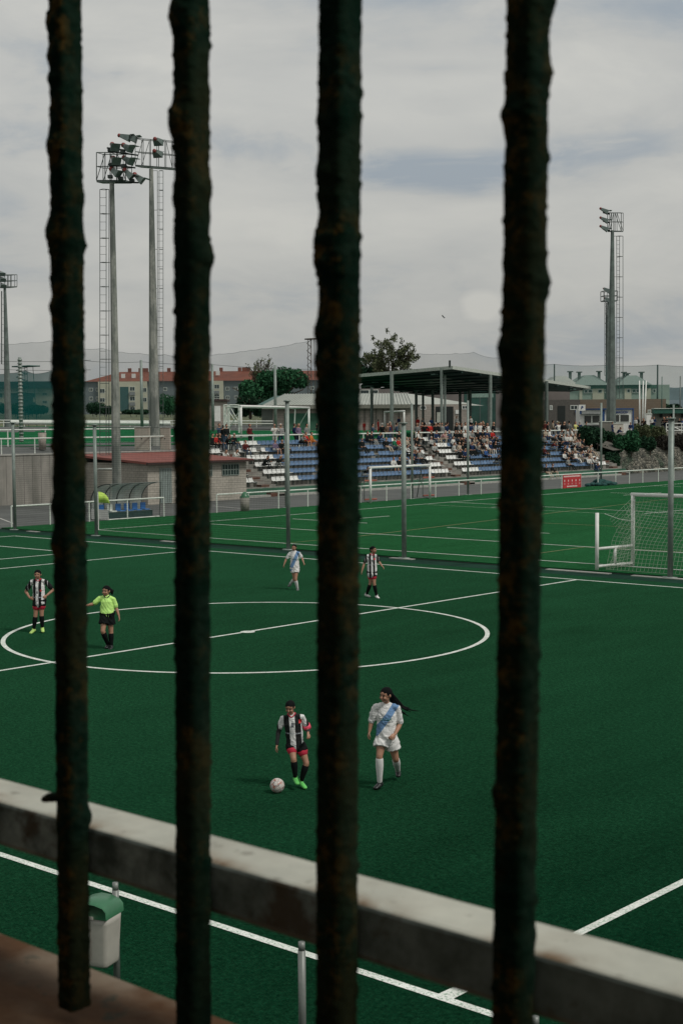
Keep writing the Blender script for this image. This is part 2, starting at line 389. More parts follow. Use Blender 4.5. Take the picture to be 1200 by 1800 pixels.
struct(b, 'upper_pitch_marking', LINE2)
# hills far right and grass bank far left
def ridge(pxs, base, d, name, mat, thick=60):
    b = MB(); vs = []; n = len(pxs)
    for k, (px, py) in enumerate(pxs):
        p = D(px, py, d); q = D(px, py, d*1.25); vs += [(p.x, p.y, 3), (lerp(p.x, q.x, .5), lerp(p.y, q.y, .5), p.z), (q.x, q.y, 3)]
    fs = []
    for k in range(n-1): fs += [(3*k, 3*k+3, 3*k+4, 3*k+1), (3*k+1, 3*k+4, 3*k+5, 3*k+2)]
    b.add(vs, fs); return struct(b, name, mat)
def rl(x0, x1, y0, y1, amp, n=60, seed=3):
    return [(lerp(x0, x1, i/n), lerp(y0, y1, i/n)+amp*(noise.noise(Vector((i*.23, seed, 0)))+.5*noise.noise(Vector((i*.9, seed, 4))))) for i in range(n+1)]
ridge(rl(900, 1400, 690, 662, 6), 0, 1600, 'hills', M('hazy wooded hill', (.075, .105, .115), 1, 0, .01, .25))
ridge(rl(-200, 700, 684, 676, 4, seed=9), 0, 1700, 'hills', M('hazy wooded hill'))
ridge(rl(-200, 560, 726, 727, 1.5, seed=5), 0, 250, 'grass_bank', GRASSB)
# ------------------------------------------------------------------ near fence on the terrace wall
def bar_mat():
    m, t = newmat('rusted iron bar', (.02, .012, .008), .95, 0, .08)
    a = t.m('MULTIPLY', t.ramp(t.noise(55, 7, .8), .50, .58), t.ramp(t.noise(16, 3), .40, .54)); bq = t.ramp(t.noise(90, 4, .6), .35, .65); c_ = t.ramp(t.noise(11, 4), .45, .7)
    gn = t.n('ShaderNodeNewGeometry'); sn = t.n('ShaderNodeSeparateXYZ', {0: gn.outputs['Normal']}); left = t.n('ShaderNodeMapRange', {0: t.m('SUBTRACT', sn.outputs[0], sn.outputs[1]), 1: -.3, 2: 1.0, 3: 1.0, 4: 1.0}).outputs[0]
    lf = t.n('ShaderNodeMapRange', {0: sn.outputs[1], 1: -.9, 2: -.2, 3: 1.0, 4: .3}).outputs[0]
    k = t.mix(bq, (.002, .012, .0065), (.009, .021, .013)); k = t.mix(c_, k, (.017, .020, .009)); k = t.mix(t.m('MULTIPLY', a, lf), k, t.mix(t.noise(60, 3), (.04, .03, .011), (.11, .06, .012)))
    t.col(k); t.bump(t.noise(160, 5), .8, .002); t.b.inputs['Specular IOR Level'].default_value = .05; return m
BAR = bar_mat()
YB = .5895
def make_bar(top, bot, bumps, seed):
    a = PY(*top, YB); c_ = PY(*bot, YB); n = 640; hw = (.0083, .0084, .0091, .0083)[seed]; K = 24
    b = MB(); vs = []
    for k in range(n+1):
        t = k/n; p = a.lerp(c_, t); zz = 0
        for i in range(K):
            th = 2*math.pi*(i+.5)/K; cx, cy = math.cos(th), math.sin(th); m_ = max(abs(cx), abs(cy)); x, y = cx/m_*hw, cy/m_*hw
            rr = math.hypot(x, y); rr = min(rr, hw*1.33); x, y = cx*rr, cy*rr
            P = Vector((cx*1.3+seed*7, cy*1.3, t*34)); d = .0005*noise.noise(P*1.1)+.0004*max(0, noise.noise(P*.55+Vector((9, 0, 0))))+.0007*noise.noise(P*2.6)+.0022*max(0, noise.noise(P*3.7+Vector((3, 3, 3)))-.18)+.0003*noise.noise(P*11)
            for (side, py, sz) in bumps:
                tz = (py-top[1])/(bot[1]-top[1]); g = math.exp(-((t-tz)/(sz*.011+.001))**2)
                # side: -1 left edge of the silhouette, +1 right edge
                dirv = v2w((side, -.2, 0)); w = max(0, cx*dirv.x+cy*dirv.y); d += .0027*sz*g*w**1.5
            x += cx*d; y += cy*d
            vs.append((p.x+x, p.y+y, p.z))
    fs = [(k*K+i, k*K+(i+1) % K, (k+1)*K+(i+1) % K, (k+1)*K+i) for k in range(n) for i in range(K)]+[tuple(range(K))[::-1], tuple(range(n*K, (n+1)*K))]
    b.add(vs, fs); return b
fence = thing('iron_fence', 'rusty vertical iron bars on a grey galvanised rail right in front of the camera', 'fence', (0, 0, 0))
BARS = [((114, -60), (131, 1768), [(-1, 35, .7), (-1, 92, .5), (-1, 245, .9), (-1, 395, 1.2), (1, 410, .7), (1, 1420, .8), (-1, 130, .4), (-1, 520, .6), (1, 330, .4), (-1, 760, .5), (-1, 865, .7), (-1, 930, .8), (1, 720, .3), (-1, 640, .5)]),
        ((337, -60), (340, 1900), [(-1, 35, .9), (-1, 200, 1.3), (1, 312, .7), (1, 432, .8), (-1, 330, .4), (-1, 640, .3), (-1, 480, .35), (-1, 900, .4), (-1, 1100, .3), (-1, 10, .6)]),
        ((598, -60), (591, 1900), [(-1, 200, .5), (-1, 290, .6), (-1, 400, .9), (-1, 440, .8), (-1, 560, .8), (-1, 610, .8), (-1, 680, .9), (-1, 330, .4), (-1, 760, .6), (-1, 820, .5)]),
        ((929, -60), (899, 1900), [(1, 0, 1.0), (1, 122, .7), (-1, 190, .8), (1, 475, .8), (-1, 590, .9), (1, 425, .4), (-1, 1370, .7), (-1, 860, .4), (-1, 700, .4)])]
for i, (t, q, bp) in enumerate(BARS): make_bar(t, q, bp, i).obj('bar', BAR, fence, smooth=True)
for dx in (-.1205*2, -.1205, .1205*4, .1205*5):
    bx = PY(114, -60, YB); q = PY(131, 1768, YB); bb = MB(); bb.rod((bx.x+dx, YB, bx.z), (q.x+dx, YB, q.z), .0115, square=True); bb.obj('bar', BAR, fence)
def rail_mat():
    m, t = newmat('weathered galvanised rail', (.3, .3, .26), .6, .0, .3)
    a = t.ramp(t.noise(14, 6, .65), .35, .7); r_ = t.ramp(t.noise(13, 7, .75, dist=.6), .52, .62); sp_ = t.ramp(t.noise(60, 4), .63, .7)
    k = t.mix(a, (.40, .405, .345), (.54, .54, .46))
    # rust creeping out from under each bar
    sx = t.n('ShaderNodeSeparateXYZ', {0: t.tc.outputs['Object']})
    fr = t.m('PINGPONG', t.m('ADD', sx.outputs[0], .0455+.1205*8), .06025)
    near = t.ramp(fr, .022, .044); near = t.n('ShaderNodeMapRange', {0: fr, 1: .012, 2: .05, 3: 1.0, 4: 0.0}).outputs[0]
    edge = t.n('ShaderNodeMapRange', {0: sx.outputs[1], 1: .600, 2: .618, 3: 1.0, 4: 0.15}).outputs[0]
    rn = t.m('MULTIPLY', t.m('MULTIPLY', near, edge), t.m('ADD', t.ramp(t.noise(35, 5), .38, .6), .15), True)
    k = t.mix(t.m('MULTIPLY', rn, .85), k, (.16, .09, .035)); k = t.mix(t.m('MULTIPLY', sp_, .5), k, (.12, .11, .08))
    # shade of the vertical face put into its colour, darker rightwards, with brown stains
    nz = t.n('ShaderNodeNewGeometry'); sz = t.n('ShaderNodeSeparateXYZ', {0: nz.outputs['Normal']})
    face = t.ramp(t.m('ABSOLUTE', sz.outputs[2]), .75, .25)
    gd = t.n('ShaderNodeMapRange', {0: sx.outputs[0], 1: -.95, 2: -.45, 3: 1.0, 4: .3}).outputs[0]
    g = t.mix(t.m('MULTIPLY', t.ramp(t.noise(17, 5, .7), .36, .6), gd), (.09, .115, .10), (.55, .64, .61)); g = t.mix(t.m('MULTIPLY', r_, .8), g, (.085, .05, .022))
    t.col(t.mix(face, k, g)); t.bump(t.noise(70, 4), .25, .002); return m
b = MB(); n = 120
prof = [(.6, 5.3335), (.6, 5.328), (.6, 5.302), (.6015, 5.2985), (.640, 5.2985), (.641, 5.302), (.641, 5.329), (.639, 5.331), (.6025, 5.331), (.6005, 5.330)][1:]
vs = []
for k in range(n+1):
    x = lerp(-1.25, .1, k/n); e = .0006*noise.noise(Vector((x*30, 0, 0)))
    vs += [(x, y+e, z) for y, z in prof]
m_ = len(prof)
b.add(vs, [(k*m_+i, (k+1)*m_+i, (k+1)*m_+(i+1) % m_, k*m_+(i+1) % m_) for k in range(n) for i in range(m_)]+[tuple(range(m_)), tuple(range(n*m_, (n+1)*m_))[::-1]])
b.obj('rail', rail_mat(), fence, smooth=False)
# weld blob and stub on the first bar
b = MB(); b.tube([PY(78, 1405, .597), PY(86, 1402, .596), PY(108, 1400, .592)], [.0022, .0032, .0036], n=12); b.obj('weld_bead', BAR, fence, smooth=True)
def ledge_mat():
    m, t = newmat('rust stained ledge', (.12, .07, .04), .9, 0, .25)
    a = t.ramp(t.noise(7, 6, .65, t.scaled(1, 2.2, 1)), .3, .7); w = t.ramp(t.noise(16, 5, .6), .55, .75); d = t.ramp(t.noise(24, 5, .6), .6, .7)
    sx = t.n('ShaderNodeSeparateXYZ', {0: t.tc.outputs['Object']}); edge = t.n('ShaderNodeMapRange', {0: sx.outputs[1], 1: .60, 2: .652, 3: 0.0, 4: 1.0}).outputs[0]
    k = t.mix(a, (.055, .026, .010), (.12, .058, .024)); k = t.mix(t.m('MULTIPLY', w, .5), k, (.16, .11, .07)); k = t.mix(t.m('MULTIPLY', t.m('MULTIPLY', edge, t.ramp(t.noise(12, 4), .4, .6)), .7), k, (.24, .2, .15))
    k = t.mix(d, k, (.02, .035, .025)); t.col(k); t.bump(t.noise(60, 5), .4, .003); return m
LEDGE = ledge_mat()
b = MB(); b.box((-6, .30, 5.13), (6, .655, 5.2)); o = thing('terrace_wall', 'rust-stained brown ledge of the wall that carries the iron bars', 'wall', (0, 0, 0)); b.obj('ledge', LEDGE, o)
b = MB(); b.box((-6, .34, 0), (6, .63, 5.129)); b.obj('wall_body', CONC, o)
# unseen wall added behind the camera: it keeps the camera side of the bars in shade
o = thing('added_shade_wall', 'plain unseen wall added behind the camera to shade the bars and rail', 'building', (0, 0, 0))
b = MB(); b.box((-6, -1.35, 3.9), (6, -1.2, 8.6)); b.box((-6, -1.2, 3.9), (6, .338, 4.05)); b.obj('shade_wall', M('added shade wall', (.17, .175, .155), .9), o)
b = MB(); b.box((-6, -1.35, 8.602), (6, -.75, 8.7)); b.obj('shade_eave', M('added shade wall'), o)
# posts below with litter bin
pm = M('grey painted post', (.19, .205, .19), .45, .2, 8, .12)
tops = [(203, 1553), (530, 1655), (940, 1785)]
for i, (px, py) in enumerate(tops):
    p = PY(px, py, 9.0)
    b = MB(); b.rod((p.x, 9, 0), (p.x, 9, 1.0), .034, n=20); b.rod((p.x, 9, 1.0), (p.x, 9, 1.075), .03, n=20); b.rod((p.x, 9, 0), (p.x, 9, .012), .09, n=20)
    single(b, 'steel_post', pm, ['grey steel post that carries the litter bin', 'bare grey steel post between the second and third iron bars', 'grey steel post at the bottom edge right of the fourth iron bar'][i], 'post', 'grey steel posts along the near touchline', True)
p = PY(183, 1640, 9.0); pp = PY(203, 1553, 9.0); bx = pp.x-.2
bin_ = thing('litter_bin', 'small cream litter bin with green hood hung on a grey post', 'litter bin', (pp.x-.0, 8.78, .03), TH*.45)
zt_, zb_ = .93, .30
binm = M('cream plastic', (.37, .355, .31), .5, 0, 5, .1); gm = M('green plastic hood', (.04, .15, .075), .35, 0, 4, .15)
def rbox(hx, hy, z0, z1, taper=1.0, r=.05, n=5, rings=8):
    b = MB(); vs = []
    pr = []
    for qx, qy, a0 in ((1, 1, 0), (-1, 1, 90), (-1, -1, 180), (1, -1, 270)):
        for k in range(n+1):
            a = R(a0+90*k/n); pr.append((qx*(hx-r)+r*math.cos(a), qy*(hy-r)+r*math.sin(a)))
    m = len(pr)
    for j in range(rings+1):
        t = j/rings; s_ = lerp(taper, 1, t)
        if j == 0: vs += [(x*s_*.94, y*s_*.94, z0) for x, y in pr]; vs += [(x*s_, y*s_, z0+.02) for x, y in pr]
        else: vs += [(x*s_, y*s_, lerp(z0, z1, t)) for x, y in pr]
    nr = rings+2
    b.add(vs, [(k*m+i, k*m+(i+1) % m, (k+1)*m+(i+1) % m, (k+1)*m+i) for k in range(nr-1) for i in range(m)]+[tuple(range(m))[::-1], tuple(range((nr-1)*m, nr*m))])
    return b
q = rbox(.19, .15, zb_, .79, .86); q.obj('body', binm, bin_, smooth=True)
q = MB(); q.box((-.003, -.151, zb_+.06), (.003, -.139, .76)); q.obj('seam', M('dark seam', (.2, .19, .16)), bin_)
q = MB()   # hood: a rounded wedge open on its left face
n = 10; sec = [(-.2, .79), (-.195, .87), (-.15, .92), (-.05, .95), (.06, .945), (.15, .92), (.185, .88), (.19, .79)]
for y0, y1 in ((-.165, .165),):
    vs = [(x, y, z-(0 if 1 < i < 6 else 0)) for y in (y0, y0+.02, y1-.02, y1) for i, (x, z) in enumerate(sec)]
    vs = [(x, y, .80+(z-.80)*(1 if abs(y) < .15 else .86)) for x, y, z in vs]
    m = len(sec); q.add(vs, [(k*m+i, k*m+i+1, (k+1)*m+i+1, (k+1)*m+i) for k in range(3) for i in range(m-1)]+[tuple(range(m)), tuple(range(3*m, 4*m))[::-1]])
q.obj('hood', gm, bin_, smooth=True)
q = MB(); q.box((-.17, -.169, .825), (-.02, -.163, .91)); q.obj('opening', BLACK, bin_)
q = MB(); q.box((-.21, -.172, .785), (.05, -.15, .815)); q.box((-.214, -.16, .785), (-.2, .15, .815)); q.obj('rim', M('cream plastic'), bin_)
# ------------------------------------------------------------------ tall net posts between the pitches and beyond
def net_mat(name, col, alpha, cell=.12, thick=.16):
    m, t = newmat(name, col, .9, 0, .1)
    sx = t.n('ShaderNodeSeparateXYZ', {0: t.tc.outputs['UV']})
    def g(s_): f = t.m('FRACT', t.m('DIVIDE', s_, cell)); return t.m('LESS_THAN', f, thick)
    k = t.m('MAXIMUM', g(sx.outputs[0]), g(sx.outputs[1])); k = t.m('MULTIPLY', k, alpha)
    tr = t.n('ShaderNodeBsdfTransparent'); mx = t.n('ShaderNodeMixShader', {0: k}); t.t.links.new(tr.outputs[0], mx.inputs[1]); t.t.links.new(t.b.outputs[0], mx.inputs[2]); t.t.links.new(mx.outputs[0], t.out.inputs[0])
    return m
def sheet(name, mat, cols, parent=None, sag=0.0):
    # cols: list of (bottom, top) points; UVs in metres
    b = MB(); vs = []; uv = []; u = 0
    for i, (lo, hi) in enumerate(cols):
        if i: u += (Vector(cols[i][0])-Vector(cols[i-1][0])).length
        vs += [tuple(lo), tuple(hi)]; uv += [(u, 0), (u, (Vector(hi)-Vector(lo)).length)]
    b.add(vs, [(2*i, 2*i+2, 2*i+3, 2*i+1) for i in range(len(cols)-1)])
    o = b.obj(name, mat, parent); lay = o.data.uv_layers.new(name='UVMap')
    for lp in o.data.loops: lay.data[lp.index].uv = uv[lp.vertex_index]
    return o
nposts = [(27, 932, 744), (170, 943, 748), (507, 966, 706), (710, 982, 745), (1177, 1013, 737)]
for i, (px, py, ty) in enumerate(nposts):
    x = PY(px, py, 45.95).x; top = PY(px, ty, 45.95).z; b = MB()
    b.rod((x, 45.95, 0), (x, 45.95, top), .1 if px > 600 else .09, n=14); b.rod((x, 45.95, 0), (x, 45.95, .05), .28, n=12); b.rod((x, 45.95, top), (x, 45.95, top+.06), .16, n=14)
    single(b, 'net_post', GALV, ['tall grey net post nearest the left edge, left of the first iron bar', 'tall grey net post just left of the yellow corner flag', 'tallest grey net post, right behind the player in white with the ball boy stand beyond', 'tall grey net post rising in front of the small white goal', 'tall grey net post in front of the big goal near the right edge'][i] if i != 2 else 'tallest grey net post, standing behind the distant player in white', 'post', 'tall net posts between the two pitches', True)
p0, p1 = PY(27, 932, 45.95), PY(170, 943, 45.95); p2 = PY(507, 966, 45.95)
NETN = net_mat('fine black ball net', (.03, .04, .035), .42, .1, .16)
nn = thing('ball_net', 'fine see-through net strung on the tall posts in front of the block hut', 'net', (0, 0, 0))
sheet('mesh', NETN, [((p0.x, 45.97, 0), (p0.x, 45.97, 5.5)), ((p1.x, 45.97, 0), (p1.x, 45.97, 5.45)), ((-50.6, 45.97, 0), (-50.6, 45.97, 5.45)), ((p2.x, 45.97, 0), (p2.x, 45.97, 5.5))], nn)
b = MB(); b.path([(p0.x, 45.97, 5.5), (p1.x, 45.97, 5.45), (-50.6, 45.97, 5.43), (p2.x, 45.97, 5.5)], .012); b.obj('top_cord', STEEL, nn)
fposts = [(503, 893, 760), (724, 877, 709.5), (822, 870, 704), (1055.5, 850, 708), (1182, 843, 711)]
fl = ['slim tall post right behind the tallest net post, at the foot of the stand', 'slim tall post rising between the small goal and the stand', 'slim tall post in front of the busiest block of the stand', 'slim tall post with green net bundled at its foot', 'slim tall post by the stone bank near the right edge']
for i, (px, py, ty) in enumerate(fposts):
    x = -66.0; a = PX(px, py, x); top = PX(px, ty, x).z; b = MB(); b.rod((x, a.y, 0), (x, a.y, top), .085, n=12); b.box((x-.25, a.y-.25, 0), (x+.25, a.y+.25, .06))
    single(b, 'slim_post', GALV, fl[i], 'post', 'slim tall posts beside the stand', True)
a = PX(1056, 850, -65.75); b = MB()
for k in range(46):
    r_ = random.random(); ang = random.uniform(0, 6.28); b.sphere((a.x+math.cos(ang)*r_*.8, a.y+math.sin(ang)*r_*2.2, .12+.5*(1-r_)*random.random()), (.3, .35, .16), 7, 5)
single(b, 'bundled_net', M('dark teal netting', (.012, .06, .055), .95, 0, 30, .5, .9), 'dark green net heaped at the foot of a slim post', 'net')
# ------------------------------------------------------------------ perimeter railings
def railing(name, label, pts, h, group=None, r=.035, posts=None, mat=WHITEG, mid=False, foot=None):
    """pts: two end points; posts: fractions 0..1"""
    a, q = Vector(pts[0]), Vector(pts[1]); o = thing(name, label, 'railing', a, 0, group)
    b = MB(); up = Vector((0, 0, h)); b.rod(up, q-a+up, r*1.15, n=8)
    b.obj('top_rail', mat, o)
    if mid: b = MB(); b.rod(up*.5, q-a+up*.5, r*.8, n=6); b.obj('mid_rail', mat, o)
    for t in posts: b = MB(); pp = (q-a)*t; b.rod(pp+Vector((0, 0, -.1)), pp+up, r, n=6); b.obj('post', mat, o)
    return o
def yfr(pxl, x, z=0.0): return [PX(px, 900, x).y for px in pxl]
def yat(px, x): r = ray(px, 880); return (C0+r*(x/r.x)).y
xr = -65.35
def rail_y(label, pxs, extra=None, x=xr, h=1.2, group='white railings round the far pitch'):
    ys = [yat(p, x) for p in pxs]; y0, y1 = min(ys), max(ys); fr = [(y-y0)/(y1-y0) for y in ys]
    return railing('pitch_railing', label, ((x, y0, 0), (x, y1, 0)), h, group, .04, fr)
rail_y('white railing that ends by the grey dugout', [20, 88, 157, 224, 288])
rail_y('white railing below the stand, starting beside the hut', [381, 436.7, 489.5, 541, 588, 634, 679, 722, 765, 806, 845, 882, 916, 949, 986.5, 1019.5])
rail_y('white railing in front of the stone bank', [1019.9, 1050, 1081, 1105, 1128.5, 1156, 1183, 1207, 1230])
# ------------------------------------------------------------------ corner flag, dugout, hut, wall, cabinets
p = G(173.5, 931, .07); fz = thing('corner_flag', 'yellow-green corner flag on a white pole beside the dugout', 'flag', p, TH)
b = MB(); b.rod((0, 0, 0), (0, 0, 1.98), .03, n=8); b.obj('pole', WHITE, fz)
b = MB(); vs = []
for i in range(9):
    t = i/8; xf = .02+.6*t; wv = .04*math.sin(t*5); vs += [(xf, wv, 1.42-.04*t), (xf, wv, 1.42-.04*t+.02+.56*math.sqrt(max(0, 1-t*t)))]
b.add(vs, [(2*i, 2*i+2, 2*i+3, 2*i+1) for i in range(8)]); fo = b.obj('flag_cloth', M('fluorescent flag', (.5, .72, .12), .7), fz, smooth=True)
md = fo.modifiers.new('t', 'SOLIDIFY'); md.thickness = .008
# dugout
yd0 = PX(194.5, 916, -65.9).y; yd1 = PX(270, 912, -65.9).y+.6
dg = thing('dugout', 'grey team dugout with curved clear roof and blue seats', 'dugout', (-65.9, yd0, 0)); ln = yd1-yd0
prof = [(-1.75, .35), (-1.78, 1.0), (-1.7, 1.35), (-1.5, 1.65), (-1.2, 1.88), (-.8, 2.02), (-.35, 2.1), (.05, 2.12)]
gl_m, t = newmat('clear roof panel', (.68, .74, .7), .35, 0, .5)
kk = t.m('ADD', t.m('MULTIPLY', t.ramp(t.noise(1.3, 5), .35, .7), .35), .35)
tr = t.n('ShaderNodeBsdfTransparent'); mx = t.n('ShaderNodeMixShader', {0: kk}); t.t.links.new(tr.outputs[0], mx.inputs[1]); t.t.links.new(t.b.outputs[0], mx.inputs[2]); t.t.links.new(mx.outputs[0], t.out.inputs[0])
b = MB(); K = len(prof)
for k in range(4):
    y0, y1 = ln*k/4+.04, ln*(k+1)/4-.04
    b.add([(x, y, z) for y in (y0, y1) for x, z in prof], [(i, i+1, K+i+1, K+i) for i in range(K-1)])
ro = b.obj('roof_panel', gl_m, dg, smooth=True); md = ro.modifiers.new('t', 'SOLIDIFY'); md.thickness = .012
for k in range(5):
    b = MB(); b.path([(x, ln*k/4, z) for x, z in prof], .032, 6); b.rod((-1.75, ln*k/4, .35), (-1.75, ln*k/4, 0), .032, n=6); b.obj('rib', DARK if k < 4 else STEEL, dg)
b = MB(); b.rod((.05, 0, 2.12), (.05, ln, 2.12), .03, n=6); b.rod((.05, ln, 2.12), (-.15, ln, .05), .03, n=6); b.rod((-.1, 0, .5), (.05, 0, 2.12), .025, n=6); b.rod((-.15, 0, .05), (-.15, ln, .05), .04, n=6, mi=1); b.rod((-1.75, 0, .05), (-1.75, ln, .05), .03, n=6)
b.rod((-1.78, 0, 1.0), (-1.78, ln, 1.0), .022, n=6); b.obj('frame', [STEEL, WHITEG], dg)
b = MB(); b.box((-1.72, -.02, .03), (-.18, .015, .62)); b.obj('side_panel', WHITE, dg)
b = MB(); b.box((-.75, .05, .05), (-.70, ln-.05, .42)); b.obj('bench_skirt', M('smoked panel', (.03, .06, .055), .3), dg)
for k in range(6):
    y = .28+k*(ln-.5)/5.3; b = MB(); cm = 0
    b.box((-1.15, y-.2, .44), (-.72, y+.2, .50)); b.box((-1.2, y-.2, .47), (-1.14, y+.2, .88)); b.box((-.78, y-.2, .40), (-.72, y+.2, .45))
    so_ = b.obj('seat', WHITEG if k == 1 else M('dugout blue seat', (.04, .15, .38), .45, 0, 2, .2), dg); md = so_.modifiers.new('b', 'BEVEL'); md.width = .03; md.segments = 2
b = MB(); b.box((-1.2, .05, .42), (-.68, ln-.05, .438)); b.obj('bench', GALV, dg)
# retaining wall
wl = thing('retaining_wall', 'stained grey concrete wall left of the hut holding up the upper level', 'wall', (-84.6, 40, 0))
b = MB(); b.box((-.4, -140, 0), (.1, 36.5, 3.46)); b.obj('wall_body', CONC, wl)
b = MB(); b.box((-.42, -140, 3.462), (.16, 36.5, 3.56)); b.obj('coping', CURB, wl)
railing('terrace_railing', 'white railing along the top of the concrete wall', ((-84.7, 20, 3.56), (-84.7, 75.5, 3.56)), 1.08, 'white railings of the upper level', .045, [(yat(px, -84.7)-20)/55.5 for px in (-140, -60, 5, 63.5, 121, 266)][1:]+[.02])
p = GT(-60, 786); q = GT(300, 784)
railing('field_railing', 'long white railing between the upper path and the upper pitch', ((-90.5, 30, zt(-90.5)), (-90.5, 78, zt(-90.5))), 1.25, 'white railings of the upper level', .045, [i/14 for i in range(15)])
# hut
hy0, hy1 = 65.9, yat(433.5, -76.6); hut = thing('block_hut', 'low block hut with a red sheet roof beside the stand', 'hut', (-76.6, hy0, 0)); hl = hy1-hy0
b = MB(); b.box((-7.9, 0, 0), (0, hl, 2.86)); b.obj('wall', BLOCK, hut)
b = MB(); xx0, xx1 = -8.1, .45; b.add([(xx0, -.4, 3.45), (xx1, -.35, 2.96), (xx1, hl+.35, 2.96), (xx0, hl+.4, 3.45), (xx0, -.4, 3.3), (xx1, -.35, 2.80), (xx1, hl+.35, 2.80), (xx0, hl+.4, 3.3)],
    [(0, 1, 2, 3), (4, 7, 6, 5), (0, 4, 5, 1), (1, 5, 6, 2), (2, 6, 7, 3), (3, 7, 4, 0)]); b.f = b.f; rf = b.obj('roof', REDROOF, hut)
b = MB(); b.box((.451, -.35, 2.79), (.50, hl+.35, 2.93)); b.box((xx1-.1, -.4, 2.78), (xx1+.04, -.352, 2.93)); b.obj('gutter', M('dark red gutter', (.04, .02, .017), .5), rf)
def grille(y0, y1, z0, z1):
    w = MB(); w.box((.003, y0, z0), (.02, y1, z1)); w = w.obj('window', WINGL, hut); g = MB(); n = 6
    for k in range(n+1): yy = lerp(y0, y1, k/n); g.box((.021, yy-.035, z0), (.05, yy+.035, z1))
    for zz in (z0, (z0+z1)/2, z1): g.box((.024, y0, zz-.03), (.056, y1, zz+.03))
    g.obj('grille', GALV, w)
def yx(px, x): return yat(px, x)-hy0
grille(yx(391, -76.6), yx(420, -76.6), 1.82, 2.62); grille(yx(356, -76.6), yx(373, -76.6), 1.82, 2.62)
b = MB(); ya, yb = yx(281, -76.6), yx(302, -76.6)
b.box((.003, ya, .05), (.05, yb, 2.5)); dr = b.obj('door', M('pale ribbed door', (.24, .29, .27), .6, 0, 3, .2), hut)
b = MB()
for k in range(7): yy = lerp(ya, yb, (k+.5)/7); b.box((.051, yy-.02, .1), (.065, yy+.02, 2.45))
b.obj('rib', STEEL, dr)
b = MB(); b.box((-5.2, -.015, 1.9), (-4.75, -.003, 2.25)); b.obj('vent', BLACK, hut)
# cabinets
def cabinet(px0, px1, py0, py1, d, label, mat=None, base=None):
    a = D(px0, py1, d); c_ = D(px1, py0, d); w = (px1-px0)/F*d; h = c_.z-a.z; z0 = 0 if base is None else base
    o = thing('utility_cabinet', label, 'cabinet', (a.x, a.y, z0), TH, 'utility cabinets'); h = c_.z-z0
    b = MB(); b.box((0, 0, 0), (w, .7, h)); q = b.obj('body', mat or M('cream cabinet', (.33, .31, .26), .7, 0, 3, .1), o); md = q.modifiers.new('b', 'BEVEL'); md.width = .02
    b = MB(); b.box((-.03, -.04, h+.002), (w+.03, .74, h+.06)); b.obj('lid', WHITEG, o)
    b = MB(); b.box((w*.08, -.015, h*.08), (w*.92, -.002, h*.92)); b.box((w*.44, -.03, h*.48), (w*.52, -.016, h*.54), 1); b.obj('door', [M('cream cabinet door', (.3, .285, .24), .6, 0, 3, .1), DARK], o)
cabinet(173, 199, 825, 880, 93, 'tall cream cabinet beside the first floodlight mast, next to the block hut')
cabinet(237, 263, 751.5, 788, 111, 'pale utility cabinet left of the second floodlight mast on the upper level', base=3.6)
cabinet(282, 299, 752, 788, 112, 'pale utility cabinet right of the second floodlight mast on the upper level', base=3.6)
# bins
def drum(px, py, w, h, d, label, col, top, base=0.0, lid=True):
    p = D(px, py, d); o = thing('waste_bin', label, 'litter bin', (p.x, p.y, base)); b = MB(); b.rod((0, 0, 0), (0, 0, h), w*.42, w*.5, 16); b.obj('body', col, o, smooth=True)
    b = MB()
    if lid: b.tube([(0, 0, h), (0, 0, h+.12)], [w*.52, w*.35], n=14)
    else: b.rod((0, 0, h-.02), (0, 0, h+.03), w*.44, n=14)
    b.obj('lid', top, o, smooth=True)
drum(430.5, 900, .62, .95, dep(G(430.5, 900)), 'grey drum bin with green lid by the railing near the hut corner', M('worn grey plastic', (.22, .21, .18), .7), M('green plastic hood'))
pb = GT(75, 789); drum(75, 786, .62, 1.25, 108, 'beige bin with black top beside the upper pitch railing', M('beige plastic', (.3, .27, .23), .6), DARK, 3.75, False)
